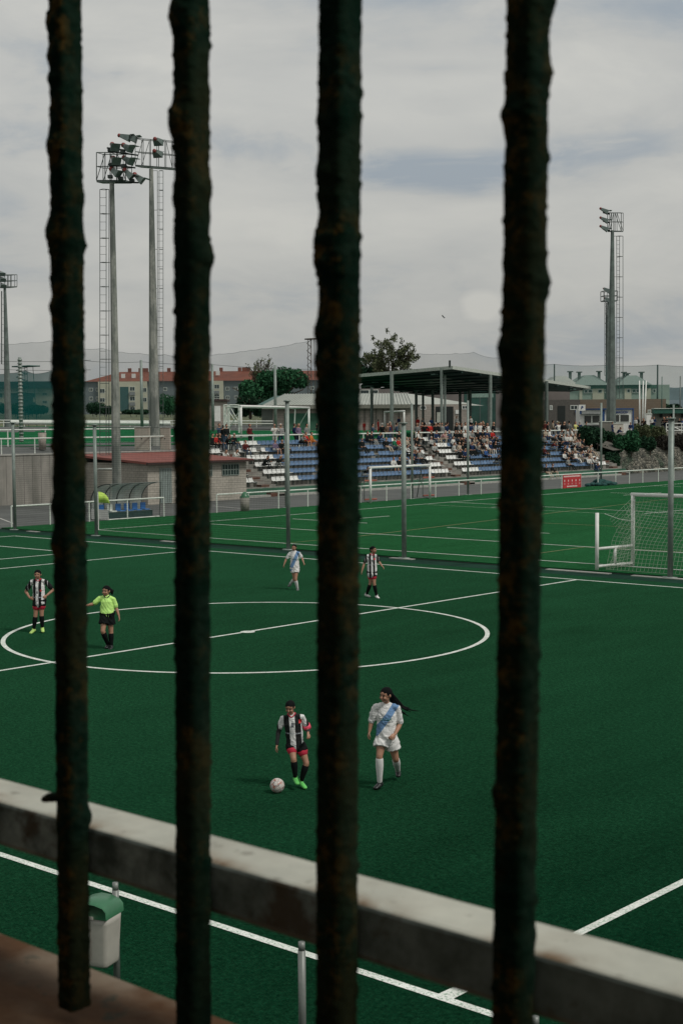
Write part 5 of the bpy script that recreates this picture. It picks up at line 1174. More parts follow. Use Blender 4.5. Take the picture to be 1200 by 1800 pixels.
def spectator_mesh(pose):
    J = {k: Vector(v) for k, v in body_parts(pose).items()}; b = MB(); bones = []
    b.tube([J['pel'], J['pel'].lerp(J['che'], .5), J['che'], J['che'].lerp(J['nec'], .6)], [(.165, .12), (.15, .105), (.185, .12), (.14, .09)], n=12); bones += [('top', J['pel']+Vector((0, 0, .06)), J['che'].lerp(J['nec'], .45)), ('leg', J['pel']-Vector((0, 0, .05)), J['pel'])]
    b.tube([J['nec']-Vector((0, 0, .06)), J['nec']+Vector((0, 0, .05))], [.055, .05], n=10); bones.append(('skin', J['nec']+Vector((0, 0, .02)), J['hed']-Vector((0, .03, .06))))
    b.sphere(J['hed'], (.078, .095, .115), 12, 9); b.sphere(J['hed']+Vector((0, .02, .03)), (.088, .1, .105), 12, 8); bones.append(('hair', J['hed']+Vector((0, .07, .06)), J['hed']+Vector((0, .0, .14)))); bones.append(('hair', J['hed']+Vector((0, .10, -.05)), J['hed']+Vector((0, .1, .06)))); bones.append(('skin', J['hed']+Vector((0, -.09, -.08)), J['hed']+Vector((0, -.09, .02))))
    for s_ in (-1, 1):
        def m(k, asym=0): v = J[k].copy(); v.x *= s_; return v
        sh, el, ha = m('sh'), m('el'), m('ha'); 
        if pose in ('stand', 'side') and s_ > 0: ha = ha+Vector((-.02, -.08, .05))
        if pose == 'arms' and s_ > 0: ha = ha+Vector((.02, -.02, .04))
        b.tube([sh, el, ha], [.058, .047, .034], n=9); bones += [('top', sh, el), ('top', el, el.lerp(ha, .85))]
        hd = (ha-el).normalized(); b.tube([ha, ha+hd*.09], [(.036, .024), (.03, .02)], n=8); bones.append(('skin', ha, ha+hd*.12))
        hip, kn, an, to = m('hip'), m('kn'), m('an'), m('to')
        if pose == 'side' and s_ > 0: kn += Vector((0, -.08, .02)); an += Vector((0, .08, 0)); to += Vector((0, .08, 0))
        if pose == 'sit' and s_ > 0: an += Vector((0, -.1, 0)); to += Vector((0, -.1, 0))
        b.tube([hip, kn, an], [.085, .062, .045], n=9); bones += [('leg', hip, kn), ('shin', kn, an)]
        b.tube([an+Vector((0, .03, -.03)), to], [(.04, .035), (.04, .028)], n=8); bones.append(('shoe', an-Vector((0, 0, .04)), to))
    me = remesh(b.mesh('body', SKIN), .02, 3, 'body'); order = ['skin', 'top', 'leg', 'shin', 'shoe', 'hair']
    for m_ in (SKIN, SKIN, SKIN, SKIN, SKIN, SKIN): me.materials.append(m_)
    idx = [order.index(near_bone(p.center, bones)[1]) for p in me.polygons]; me.polygons.foreach_set('material_index', idx); me.update(); return me
SP = {}
_u = ['first', 'second', 'third', 'fourth', 'fifth', 'sixth', 'seventh', 'eighth', 'ninth']; ORDX = ['thirteenth', 'fourteenth', 'fifteenth', 'sixteenth', 'seventeenth', 'eighteenth', 'nineteenth']
for _t, _tt in (('twentieth', 'twenty'), ('thirtieth', 'thirty'), ('fortieth', 'forty'), ('fiftieth', 'fifty')): ORDX += [_t]+[_tt+'-'+q for q in _u]
ORD = ['first', 'second', 'third', 'fourth', 'fifth', 'sixth', 'seventh', 'eighth', 'ninth', 'tenth', 'eleventh', 'twelfth']
def spectator(loc, rz, pose, top, leg, hair='dark', sc=1.0, hat=None, shorts=False, label='', group=''):
    if pose not in SP: SP[pose] = spectator_mesh(pose)
    me = SP[pose]; o = bpy.data.objects.new('person', me); COL.objects.link(o); o.location = loc; o.rotation_euler = (0, 0, rz); o.scale = (sc, sc, sc)
    hm = {'dark': HAIRD, 'brown': M('brown hair', (.05, .028, .015), .6), 'fair': M('fair hair', (.24, .17, .09), .6), 'grey': M('grey hair', (.3, .3, .28), .6), 'white': cloth('white'), 'maroon': cloth('maroon'), 'bald': SKIN}[hair]
    for i, m in enumerate((SKIN, cloth(top), cloth(leg), SKIN if shorts else cloth(leg), M('white trainer', (.5, .5, .48), .7) if (leg in ('white', 'beige') or hash(label) % 2) else DARK, hm)):
        o.material_slots[i].link = 'OBJECT'; o.material_slots[i].material = m
    o['label'] = label; o['category'] = 'person'
    if group: o['group'] = group
    return o
FX = R(90)   # facing the pitch (+x)
seated = [  # px, head-top py, pose, top, legs, hair, shorts
 (373, 764, 'sit', 'black', 'black', 'dark'), (380, 766.5, 'sit', 'red', 'black', 'dark'), (393.5, 786, 'lean', 'white', 'white', 'brown'), (411, 788, 'lean', 'white', 'white', 'dark'), (411, 755.5, 'sit', 'black', 'denim', 'grey'),
 (431, 777, 'sit', 'maroon', 'denim', 'brown'), (464, 800, 'lean', 'black', 'black', 'dark'), (488, 800.5, 'lean', 'black', 'grey', 'grey'), (483, 775, 'sit', 'purple', 'white', 'brown', 1), (495, 773, 'sit', 'black', 'black', 'dark'), (501, 775, 'sit', 'grey', 'black', 'dark'),
 (529, 761.5, 'lean', 'grey', 'black', 'grey'), (537, 761.5, 'sit', 'red', 'orange', 'dark', 1), (546.5, 760.5, 'sit', 'orange', 'orange', 'dark', 1),
 (645, 759, 'sit', 'black', 'black', 'dark'), (652, 760, 'sit', 'black', 'light grey', 'dark'), (692, 770, 'sit', 'green', 'grey', 'brown'), (699.5, 770.5, 'sit', 'red', 'navy', 'dark'), (711, 784, 'lean', 'white', 'black', 'dark'), (719.5, 770, 'stretch', 'black', 'light grey', 'dark'), (731, 779, 'stretch', 'light grey', 'grey', 'dark'),
 (731.5, 790, 'stretch', 'black', 'black', 'dark'), (738, 791, 'stretch', 'grey', 'black', 'brown'), (691, 804, 'sit', 'white', 'navy', 'dark', 1), (701, 804, 'sit', 'black', 'beige', 'dark', 1), (720, 805, 'sit', 'white', 'denim', 'brown'), (640, 822, 'lean', 'black', 'light grey', 'dark'), (757, 766, 'sit', 'light grey', 'black', 'grey'), 
 (775.5, 760, 'lean', 'pink', 'beige', 'grey'), (804, 765, 'lean', 'black', 'black', 'dark'), (811, 764, 'lean', 'black', 'black', 'dark'), (817, 758, 'sit', 'white', 'black', 'dark'), (829, 757, 'sit', 'grey', 'beige', 'brown'), (826, 768, 'stretch', 'light grey', 'beige', 'brown'), (838.5, 758, 'sit', 'black', 'black', 'dark'), (847, 757, 'sit', 'black', 'grey', 'dark'), (855, 756, 'sit', 'navy', 'black', 'brown'),
 (864.5, 757, 'sit', 'red', 'black', 'dark'), (849, 767, 'sit', 'grey', 'light grey', 'dark'), (861, 774, 'sit', 'navy', 'white', 'white'), (846, 777.5, 'lean', 'black', 'grey', 'dark'), (842, 778, 'stretch', 'beige', 'beige', 'brown'), (808, 789.5, 'sit', 'black', 'black', 'grey'), (816.5, 787.5, 'sit', 'navy', 'black', 'dark'), (871, 798, 'lean', 'black', 'grey', 'dark'),
 (957.5, 758, 'sit', 'beige', 'navy', 'fair'), (966, 755, 'stretch', 'white', 'light grey', 'brown'), (989, 762, 'sit', 'grey', 'navy', 'brown'), (995.5, 765.5, 'sit', 'white', 'black', 'dark'), (1002, 767, 'sit', 'white', 'beige', 'brown', 1), (1009.5, 762.5, 'sit', 'beige', 'pink', 'fair'), (1005, 773, 'lean', 'light grey', 'black', 'brown'),
 (1018, 774.5, 'sit', 'beige', 'black', 'brown'), (1022, 783, 'sit', 'black', 'beige', 'fair'), (994, 782.5, 'stretch', 'black', 'beige', 'dark'), (1006, 793, 'stretch', 'black', 'denim', 'brown'), (1011.5, 795, 'stretch', 'white', 'white', 'dark'), (988, 785, 'lean', 'black', 'denim', 'dark'), (1031.5, 786, 'sit', 'black', 'white', 'brown'), (1041, 803.5, 'lean', 'white', 'black', 'dark'), (1046, 806, 'lean', 'navy', 'denim', 'brown'),
 (799, 757, 'sit', 'black', 'grey', 'dark'), (822, 757, 'sit', 'light grey', 'black', 'dark'), (832.5, 768, 'lean', 'beige', 'grey', 'brown'), (860, 764, 'lean', 'navy', 'black', 'dark'), (835, 779, 'lean', 'grey', 'denim', 'dark'), (853, 790, 'sit', 'blue', 'black', 'dark'), (763, 776, 'sit', 'light grey', 'black', 'brown'), (724, 759, 'sit', 'black', 'black', 'dark'),
 (726, 797, 'sit', 'black', 'denim', 'dark'), (714, 771, 'sit', 'beige', 'denim', 'fair'), (982, 757, 'lean', 'grey', 'black', 'dark'), (999, 781, 'sit', 'white', 'black', 'fair'), (1016, 787, 'lean', 'light grey', 'beige', 'brown'), (1024, 795, 'stretch', 'navy', 'light grey', 'dark'), (1013, 775, 'sit', 'grey', 'navy', 'dark'), (955, 767, 'sit', 'grey', 'black', 'dark'), (999, 803, 'stretch', 'grey', 'black', 'dark'), (1034, 797, 'sit', 'white', 'grey', 'brown'), (870, 779, 'sit', 'black', 'denim', 'dark'),
 (970, 815, 'sit', 'black', 'beige', 'brown'), (955.5, 779, 'sit', 'maroon', 'black', 'brown'), (960, 826, 'stretch', 'black', 'beige', 'dark')]
rc_ = random.Random(21); tops_ = ['black', 'black', 'black', 'black', 'black', 'navy', 'navy', 'grey', 'white', 'light grey', 'beige', 'denim', 'maroon']; legs_ = ['black', 'black', 'denim', 'grey', 'beige', 'navy']
def free(px, py, m): return all(abs(px-e[0]) > m or abs(py-e[1]) > 5 for e in seated)
for (xa, xb, rows_, cnt) in ((796, 868, (5, 4, 3), 17), (953, 1032, (5, 4, 3), 11), (985, 1040, (2, 1), 6), (700, 745, (5, 4, 2), 6), (634, 690, (5, 4), 3), (374, 410, (5,), 2), (752, 795, (5,), 4)):
    tries = 0
    while cnt > 0 and tries < 200:
        tries += 1; px = rc_.uniform(xa, xb); k = rc_.choice(rows_); x = seatx(k); rr = ray(px, 770); y = (rr*(x/rr.x)).y; py = proj((x, y, seatz(k)+.95))[1]
        if free(px, py, 5): seated.append((px, py, rc_.choice(['sit', 'sit', 'lean', 'stretch']), rc_.choice(tops_), rc_.choice(legs_), rc_.choice(['dark', 'dark', 'brown', 'fair', 'grey']))); cnt -= 1
items = []
for e in seated:
    px, py, pose, top, leg, hair = e[:6]; best = None
    for k in range(-1, 6):
        x = seatx(k) if k >= 0 else -77.7; z = seatz(k) if k >= 0 else .55; hz_ = z+.95; rr = ray(px, py); y = (rr*(x/rr.x)).y; q = proj((x, y, hz_)); d = abs(q[1]-py)
        if best is None or d < best[0]: best = (d, k, x, y, z)
    items.append((best[1], best[3], best, e))
rows = {}
for it in sorted(items, key=lambda i: (i[0], i[1])): rows.setdefault(it[0], []).append(it)
RN = {-1: 'the low front ledge', 0: 'the lowest row', 1: 'the second row up', 2: 'the third row up', 3: 'the fourth row up', 4: 'the second highest row', 5: 'the top row'}
PN = {'sit': 'sitting', 'lean': 'leaning forward', 'stretch': 'sitting with legs stretched'}
for k, L_ in rows.items():
    for n_, it in enumerate(L_):
        _, _, (dd, k, x, y, z), e = it; shorts = len(e) > 6
        lab = f"{PN[e[2]]} spectator in {e[3]} and {e[4]}, {ORD[n_] if n_ < 12 else 'last'} from left on {RN[k]}"
        lab = lab.replace('sitting with legs stretched spectator', 'sprawled spectator').replace('leaning forward spectator', 'hunched spectator').replace('sitting spectator', 'upright spectator')
        if n_ >= 12: lab = lab.replace('last from left', ORDX[n_-12]+' from left')
        spectator((x, y, z), FX+R(random.Random(n_*7+k).uniform(-22, 22)), e[2], e[3], e[4], e[5], 1.13, None, shorts, lab, 'spectators seated on the stand')
standing = [ # px, head-top py, pose, top, legs, hair, facing deg, shorts, where
 (398, 733.5, 'side', 'black', 'denim', 'dark', 80), (439, 733.5, 'side', 'maroon', 'black', 'maroon', 95), (482, 737.5, 'arms', 'white', 'light grey', 'brown', 70), (493, 741, 'stand', 'striped', 'navy', 'white', 60), (525, 740, 'side', 'purple', 'black', 'fair', 90), (538.5, 739.5, 'stand', 'grey', 'grey', 'dark', 100),
 (681, 738.5, 'side', 'brown', 'denim', 'dark', 60), (685, 738, 'side', 'navy', 'denim', 'brown', 130), (733, 740.5, 'side', 'grey', 'black', 'dark', 30), (746, 739.5, 'arms', 'black', 'black', 'dark', 190), (754, 741, 'side', 'red', 'light grey', 'white', 240), (765, 739.5, 'stand', 'black', 'black', 'grey', 100), (771, 740, 'stand', 'black', 'black', 'dark', 110),
 (776, 738, 'stand', 'grey', 'light grey', 'dark', 60), (783, 737, 'stand', 'navy', 'denim', 'brown', 200), (801.5, 737, 'stand', 'black', 'black', 'dark', 90), (817, 738, 'stand', 'white', 'navy', 'dark', 90), (826, 736, 'side', 'navy', 'denim', 'dark', 240), (835, 737, 'stand', 'white', 'black', 'dark', 120), (843, 738, 'stand', 'white', 'navy', 'dark', 80), (849, 738.5, 'arms', 'black', 'black', 'fair', 80), (856, 743, 'side', 'white', 'light grey', 'brown', 60), (867, 737.5, 'stand', 'black', 'black', 'bald', 90),
 (962, 738, 'side', 'black', 'black', 'dark', 130), (981, 741, 'arms', 'white', 'denim', 'fair', 260), (990.5, 739, 'side', 'black', 'black', 'dark', 60), (1010.5, 735.5, 'arms', 'yellow', 'beige', 'brown', 90), (1018, 730, 'stand', 'navy', 'black', 'grey', 200), (1029, 734, 'stand', 'black', 'black', 'dark', 120), (1005, 748, 'lean', 'light grey', 'light grey', 'grey', 60)]
st_lab = ['standing at the far left end of the top railing', 'standing on the top walkway right of the upper goal post', 'standing by the railing behind the tallest net post', 'standing just right of the tallest net post', 'standing behind the railing, next to a grey-clad one', 'standing behind the railing, last before the third iron bar',
 'standing at the railing, left one of a chatting pair', 'standing at the railing, right one of a chatting pair', 'standing at the left end of the middle railing', 'standing beside the red-clad one', 'standing with back turned at the middle railing', 'standing just right of the red-clad one', 'standing beside a grey-haired one', 'standing left of the navy-topped one', 'standing under the paired canopy columns',
 'standing below the changing-room sign', 'standing just left of the slim tall post', 'standing just right of the slim tall post', 'standing alone below the right changing-room window', 'standing left of the fair-haired one', 'standing with fair hair before the dark doorway', 'standing half hidden behind seated ones near the fourth bar', 'standing bald and dark at the edge of the fourth iron bar',
 'standing just right of the fourth iron bar', 'raising an arm at the back railing', 'standing with long dark hair near the dark doorway', 'sitting up high in pale yellow left of the kiosk', 'standing tall before the left end of the kiosk', 'standing at the kiosk counter', 'hunched on the corner of the back railing']
for i, e in enumerate(standing):
    px, py, pose, top, leg, hair, fc = e; x = -84.75; hh = 1.72 if pose != 'lean' else 0.75
    rr = ray(px, py); y = (rr*(x/rr.x)).y; ht = (C0+rr*(x/rr.x)).z; z = 3.5; sc = (ht-z)/hh
    if pose == 'lean': z = 3.9; sc = 1.1
    while sc < 1.0 and pose != 'lean': x -= .8; ht = (C0+rr*(x/rr.x)).z; y = (rr*(x/rr.x)).y; z = zt(x); sc = (ht-z)/hh; sc = max(sc, .99) if x < -90 else sc
    spectator((x, y, z), R(fc), pose, top, leg, hair, min(sc, 1.2), None, False, f"{top}-topped spectator {st_lab[i]}", 'spectators standing behind the stand')
xs_ = []
for (xa, xb, cnt) in ((738, 868, 18), (954, 1006, 7), (636, 700, 4), (505, 550, 3), (376, 396, 2)):
    t_ = 0
    while cnt > 0 and t_ < 300:
        t_ += 1; px = rc_.uniform(xa, xb)
        if all(abs(px-q) > 3.2 for q in xs_) and not behind_bar(px): xs_.append(px); cnt -= 1
for i, px in enumerate(sorted(xs_)):
    x = -86.2-rc_.random()*1.2; rr = ray(px, 760); y = (rr*(x/rr.x)).y; tp = rc_.choice(tops_)
    od = ORD[i] if i < 12 else ORDX[i-12]
    spectator((x, y, zt(x)), R(rc_.uniform(40, 240)), rc_.choice(['stand', 'side', 'arms', 'side']), tp, rc_.choice(legs_), rc_.choice(['dark', 'dark', 'brown', 'grey']), rc_.uniform(1.10, 1.24), None, False, f"{tp}-topped person {od} from left in the second rank behind the stand", 'spectators standing behind the stand')
far_p = [(640, 741, 760, 'stand', 'red', 'red', 90, 150, 'player in red standing on the upper pitch just right of the third iron bar'), (664.5, 737, 760, 'stand', 'red', 'red', 200, 150, 'player in red with white cap walking on the upper pitch'),
 (700.5, 732, 755, 'side', 'navy', 'white', 60, 160, 'distant person in navy before the little pale goal'), (691, 738, 757, 'stand', 'white', 'black', 60, 158, 'distant person in white beside the little pale goal'), (734, 733, 757, 'stand', 'red', 'black', 60, 152, 'distant person in red and white left of the changing-room door'), (742.5, 734, 757, 'stand', 'grey', 'denim', 60, 152, 'distant person in grey before the changing-room wall'), (757.5, 734, 757, 'stand', 'blue', 'denim', 60, 150, 'distant person in blue by the pale changing-room door'), (802, 731, 757, 'stand', 'white', 'black', 60, 150, 'distant person in white under the changing-room sign'), (826.5, 731, 757, 'stand', 'white', 'navy', 60, 150, 'distant person in a white and navy top right of the changing-room sign'),
 (557, 744, 760, 'side', 'black', 'black', 60, 135, 'dark-clad person bending at the edge of the third iron bar'),
 (1075.5, 741, 767, 'side', 'navy', 'navy', 150, 168, 'standing player in navy tracksuit before the concrete box'), (1107, 742, 768, 'side', 'navy', 'white', 60, 167, 'player in navy and white holding a bag on the bank'), (1116, 734, 757, 'stand', 'white', 'black', 60, 175, 'person in white by the right corner of the kiosk'), (1119.5, 732, 757, 'stand', 'black', 'black', 60, 176, 'person in black by the right corner of the kiosk'), (1132, 737, 757, 'lean', 'black', 'black', 60, 172, 'crouching person in black beneath the flagpoles'),
 (1144, 733, 757, 'side', 'white', 'black', 60, 174, 'person in white beside the white pillar'), (1148.5, 732, 757, 'side', 'navy', 'navy', 60, 174, 'person in navy just right of the white pillar'), (1168.5, 734.5, 757, 'lean', 'black', 'black', 60, 176, 'person in black sitting at the bar, left of the slim post'), (1174, 734, 757, 'lean', 'navy', 'navy', 60, 176, 'person in navy sitting at the bar left of the slim post'), (1179.5, 734, 757, 'lean', 'white', 'black', 60, 176, 'person in white sitting at the bar beside the slim post'), (1193, 735, 757, 'side', 'black', 'black', 60, 178, 'person in black at the bar near the right edge'), (1199, 736, 757, 'side', 'blue', 'navy', 60, 178, 'person in blue cut by the right edge')]
for px, y0, y1, pose, top, leg, fc, d, lab in far_p:
    a = D(px, y1, d); t = D(px, y0, d); h = {'lean': .98}.get(pose, 1.72); sc = (t.z-a.z)/h; lz = a.z+(.36*sc if pose == 'lean' else 0); spectator((a.x, a.y, lz), TH+R(fc-90), pose, top, leg, 'dark', sc, None, False, lab, 'people on the upper level')
a = D(1084.5, 764, 167.5); spectator((a.x, a.y, a.z), TH+R(60), 'lean', 'navy', 'navy', 'dark', 1.2, None, False, 'player in navy sitting on the bank before the white counter', 'people on the upper level')
# ---- the players: full figures posed from the photograph
def player(root_px, zf, label, J, kit, facing, hair=True, sc_w=1.0):
    """J: joint name -> (zoom x, zoom y, depth m); zf=(scale, ox, oy)"""
    k, ox, oy = zf; g = G(*root_px); d = dep(g); s_ = F/d; a_ = math.atan2(H, d)
    root = thing('person', label, 'person', g, TH, 'players and referee on the near pitch')
    x0, y0 = root_px
    def T(v): px, py = ox+v[0]/k, oy+v[1]/k; dy = v[2]; return Vector(((px-x0)/s_, dy, ((y0-py)/s_-dy*math.sin(a_))/math.cos(a_)))
    j = {n_: T(v) for n_, v in J.items()}
    U = max(.8, min(1.15, (j['head'].z-min(j['anL'].z, j['anR'].z))/1.44))*sc_w      # body unit
    b = MB(); X = (j['shR']-j['shL']).normalized(); fr = Vector((math.sin(facing), -math.cos(facing), 0))
    pel = (j['hipL']+j['hipR'])/2; nk = j['neck']; che = pel.lerp(nk, .68); mid_ = pel.lerp(nk, .33)
    sw_ = min(.2*U, (j['shR']-j['shL']).length*.5); hw_ = .155*U
    b.tube([pel-Vector((0, 0, .03)), mid_, che, nk.lerp(che, .25)], [(hw_, .115*U), (.128*U, .094*U), (sw_*.82, .108*U), (sw_*.48, .06*U)], ref=X, n=16)
    b.tube([nk.lerp(che, .2), nk+(j['head']-nk)*.35], [.052*U, .047*U], n=12)
    # head
    hr = .110*U; hc = j['head']; up = (j['head']-nk).normalized(); hf = Vector((math.sin(j_face), -math.cos(j_face), 0)) if False else Vector((math.sin(kit['look'][0]), -math.cos(kit['look'][0]), kit['look'][1])).normalized()
    side = hf.cross(Vector((0, 0, 1))).normalized(); upv = side.cross(hf); rot = Matrix((side, -hf, upv)).transposed()
    def hp(x, y, z): return hc+rot @ Vector((x*hr, -y*hr, z*hr))
    b.sphere(hp(0, -.08, .18), (hr*.76, hr*.92, hr*.86), 18, 12, rot); b.sphere(hp(0, .12, -.35), (hr*.58, hr*.66, hr*.72), 16, 10, rot); b.sphere(hp(0, .55, -.72), (hr*.28, hr*.26, hr*.22), 10, 8, rot)
    b.tube([hp(0, .78, .12), hp(0, .98, -.2)], [hr*.09, hr*.16], n=8)
    for s2 in (-1, 1): b.sphere(hp(.78*s2, -.08, -.08), (hr*.1, hr*.18, hr*.26), 8, 6, rot); b.sphere(hp(.36*s2, .68, -.28), (hr*.24, hr*.22, hr*.22), 8, 6, rot)
    b.sphere(hp(0, .76, -.5), (hr*.24, hr*.14, hr*.1), 8, 6, rot)
    # arms
    for sd_ in 'LR':
        sh, el, ha = j['sh'+sd_], j['el'+sd_], j['wr'+sd_]
        b.tube([nk.lerp(che, .25).lerp(sh, .45), sh-Vector((0, 0, .012*U)), sh.lerp(el, .45), el], [.042*U, .049*U, .043*U, .036*U], n=12); b.tube([el, el.lerp(ha, .3), ha], [.037*U, .039*U, .024*U], n=12)
        # hand: palm, four fingers, thumb
        hd = (j['fi'+sd_]-ha).normalized(); inn = (pel-ha); inn = (inn-hd*inn.dot(hd)).normalized(); wd = hd.cross(inn)
        pc = ha+hd*.045*U; b.tube([ha, pc, ha+hd*.085*U], [(.024*U, .017*U), (.036*U, .016*U), (.037*U, .014*U)], ref=wd, n=10)
        for q, ln in ((-1.5, .058), (-.5, .068), (.5, .064), (1.5, .05)):
            r0_ = ha+hd*.08*U+wd*q*.018*U; r1_ = r0_+(hd*.8+inn*.25).normalized()*ln*.5*U; r2_ = r1_+(hd*.35+inn*.9).normalized()*ln*.5*U; b.tube([r0_, r1_, r2_], [.0088*U, .0082*U, .007*U], n=6)
        tb = ha+hd*.035*U+wd*.03*U; b.tube([tb, tb+(wd*.7+hd*.8+inn*.4).normalized()*.04*U, tb+(wd*.35+hd*1.2+inn*.7).normalized()*.07*U], [.012*U, .010*U, .008*U], n=6)
    for sd_ in 'LR':
        hp_, kn, an = j['hip'+sd_], j['kn'+sd_], j['an'+sd_]
        ht = hp_.lerp(pel, .3)
        b.tube([ht, ht.lerp(kn, .35), ht.lerp(kn, .8), kn], [.092*U, .083*U, .06*U, .053*U], n=14); b.tube([kn, kn.lerp(an, .3), kn.lerp(an, .7), an], [.053*U, .057*U, .04*U, .032*U], n=14)
        to = j['to'+sd_]; b.tube([an+Vector((0, 0, -.02)), an.lerp(to, .5), to], [(.028*U, .028*U), (.03*U, .02*U), (.022*U, .012*U)], ref=(to-an).cross(Vector((0, 0, 1))), n=10)
    bm_ = b.mesh('body', SKIN); me = remesh(bm_, .0055 if s_ > 100 else .008, 3, 'body'); from_mesh(me, 'body', [kit.get('skin', SKIN)], root)
    def cl(name, build, mats, vox=.009, sm=4):
        q = MB(); build(q); m_ = remesh(q.mesh(name, WHITE), vox, sm, name)
        if name in ('shirt', 'shorts'):
            nn_ = [v.normal.copy() for v in m_.vertices]
            for v, vn in zip(m_.vertices, nn_):
                p_ = Vector((v.co.x*9, v.co.y*9, v.co.z*14+2.2*math.sin(v.co.x*9))); v.co += vn*(.011*noise.noise(p_)+.005*noise.noise(p_*2.3))
        return from_mesh(m_, name, mats, root)
    # shirt
    hem = kit.get('hem', -.10)
    def sh_(q):
        lo = pel+Vector((0, 0, hem*U)); q.tube([lo, pel.lerp(mid_, .2), mid_, che, nk.lerp(che, .22)], [(hw_*1.14, .14*U), (hw_*1.12, .145*U), (.158*U, .125*U), (sw_*.93, .128*U), (sw_*.55, .072*U)], ref=X, n=20)
        for sd_ in 'LR':
            sh, el = j['sh'+sd_], j['el'+sd_]; sl = kit.get('sleeve', .72); q.tube([nk.lerp(che, .2).lerp(sh, .4), sh-Vector((0, 0, .012*U)), sh.lerp(el, sl*.5), sh.lerp(el, sl)], [.052*U, .060*U, .060*U, .063*U], n=14)
    cl('shirt', sh_, [kit['shirt']])
    if kit.get('under'):   # long dark under-sleeves
        for sd_ in 'LR':
            def us(q, sd_=sd_): sh, el, ha = j['sh'+sd_], j['el'+sd_], j['wr'+sd_]; q.tube([sh.lerp(el, .5), el, el.lerp(ha, .9)], [.052*U, .046*U, .034*U], n=12)
            cl('under_sleeve', us, [M('black undershirt', (.008, .01, .01), .8)])
    if kit.get('band'):
        sd_ = 'R'; q = MB(); sh, el = j['shR'], j['elR']; q.tube([sh.lerp(el, .66), sh.lerp(el, .93)], [.079*U, .074*U], n=16, cap=False); q.obj('armband', M('pink armband', (.75, .07, .13), .6), root, smooth=True)
    if kit.get('collar'):
        q = MB(); n_ = 20; cc = nk.lerp(che, .06)
        pts = [cc+X*math.cos(t_)*.072*U+Vector((0, -1, 0))*math.sin(t_)*.075*U+Vector((0, 0, -.055*U*max(0, math.sin(t_))**3+.02)) for t_ in [2*math.pi*i/n_ for i in range(n_+1)]]; q.path(pts, .012*U, 6); q.obj('collar', kit['collar'], root, smooth=True)
    # shorts
    def so_(q):
        q.tube([pel+Vector((0, 0, .09*U)), pel-Vector((0, 0, .02))], [(hw_*1.05, .13*U), (hw_*1.2, .145*U)], ref=X, n=18)
        for sd_ in 'LR': hp_, kn = j['hip'+sd_].lerp(pel, .3), j['kn'+sd_]; e = kit.get('short_len', .5); q.tube([hp_, hp_.lerp(kn, e*.6), hp_.lerp(kn, e)], [.108*U, kit.get('flare', .112)*U, kit.get('flare', .112)*1.02*U], n=16, cap=False)
    cl('shorts', so_, [kit['shorts']])
    if kit.get('trim'):
        for sd_ in 'LR': q = MB(); hp_, kn = j['hip'+sd_].lerp(pel, .3), j['kn'+sd_]; e = kit.get('short_len', .5); q.tube([hp_.lerp(kn, e-.05), hp_.lerp(kn, e+.06)], [.104*U, .100*U], n=18); q.obj('short_trim', kit['trim'], root, smooth=True)
    for sd_ in 'LR':
        kn, an, to = j['kn'+sd_], j['an'+sd_], j['to'+sd_]
        q = MB(); t0 = kit.get('sock', .16); q.tube([kn.lerp(an, t0), kn.lerp(an, .38), kn.lerp(an, .72), an], [.062*U, .063*U, .047*U, .039*U], n=16); q.obj('sock', kit['socks'], root, smooth=True)
        def bo(q, an=an, to=to):
            dd = (to-an); dd.z = 0; dd = dd.normalized() if dd.length > .01 else fr; base = min(an.z, to.z)
            hl_ = an-dd*.03*U; q.tube([hl_+Vector((0, 0, -.015)), an.lerp(to, .45)+Vector((0, 0, -.01)), to+dd*.01], [(.046*U, .044*U), (.048*U, .040*U), (.042*U, .030*U)], ref=dd.cross(Vector((0, 0, 1))), n=12); q.tube([an+Vector((0, 0, .035)), an-Vector((0, 0, .01))], [.043*U, .047*U], n=12)
        cl('boot', bo, [kit['boots']], .007, 2)
    # hair
    def ha_(q):
        q.sphere(hp(0, -.2, .26), (hr*.83, hr*1.0, hr*.88), 16, 12, rot); q.sphere(hp(0, -.55, -.1), (hr*.72, hr*.55, hr*.7), 14, 10, rot)
        tail = kit.get('tail')
        if tail == 'bun': q.sphere(hp(.1, -1.05, .3), hr*.34, 10, 8)
        elif tail and len(tail) > 2:
            rs = random.Random(2)
            for i_ in range(9):
                of = Vector((rs.gauss(0, .012), rs.gauss(0, .02), rs.gauss(0, .016))); ln_ = rs.uniform(.8, 1.05); P0 = hp(0, -.9, .35); pts = [P0]
                for w_, v in enumerate(tail): e_ = P0+(T(v)-P0)*ln_; pts.append(e_+of*(w_+1)*1.1)
                q.tube(pts, [hr*.2, hr*.22, hr*.16, hr*.11, hr*.06], n=7)
        elif tail: pts = [hp(0, -.9, .35)]+[T(v) for v in tail]; q.tube(pts, [hr*.34]+[hr*lerp(.46, .18, i/(len(tail)-1 or 1)) for i in range(len(tail))], n=10)
    # keep the face clear: push hair back
    hm = cl('hair', ha_, [HAIRD], .007, 2)
    fm = hm.data
    for v in fm.vertices:
        l = rot.transposed() @ (v.co-hc); y = -l.y/hr
        if y > .40 and l.z/hr < .44: v.co = v.co+rot @ Vector((0, 1, 0))*(y-.42)*hr*1.6
    for s2 in (-1, 1): q = MB(); q.sphere(hp(.3*s2, .80, .08), (hr*.13, hr*.06, hr*.07), 8, 6, rot); q.obj('eye', M('dark eye', (.015, .01, .01), .3), root, smooth=True); q = MB(); q.tube([hp(.12*s2, .84, .27), hp(.5*s2, .74, .25)], [hr*.045, hr*.03], n=6); q.obj('eyebrow', HAIRD, root, smooth=True)
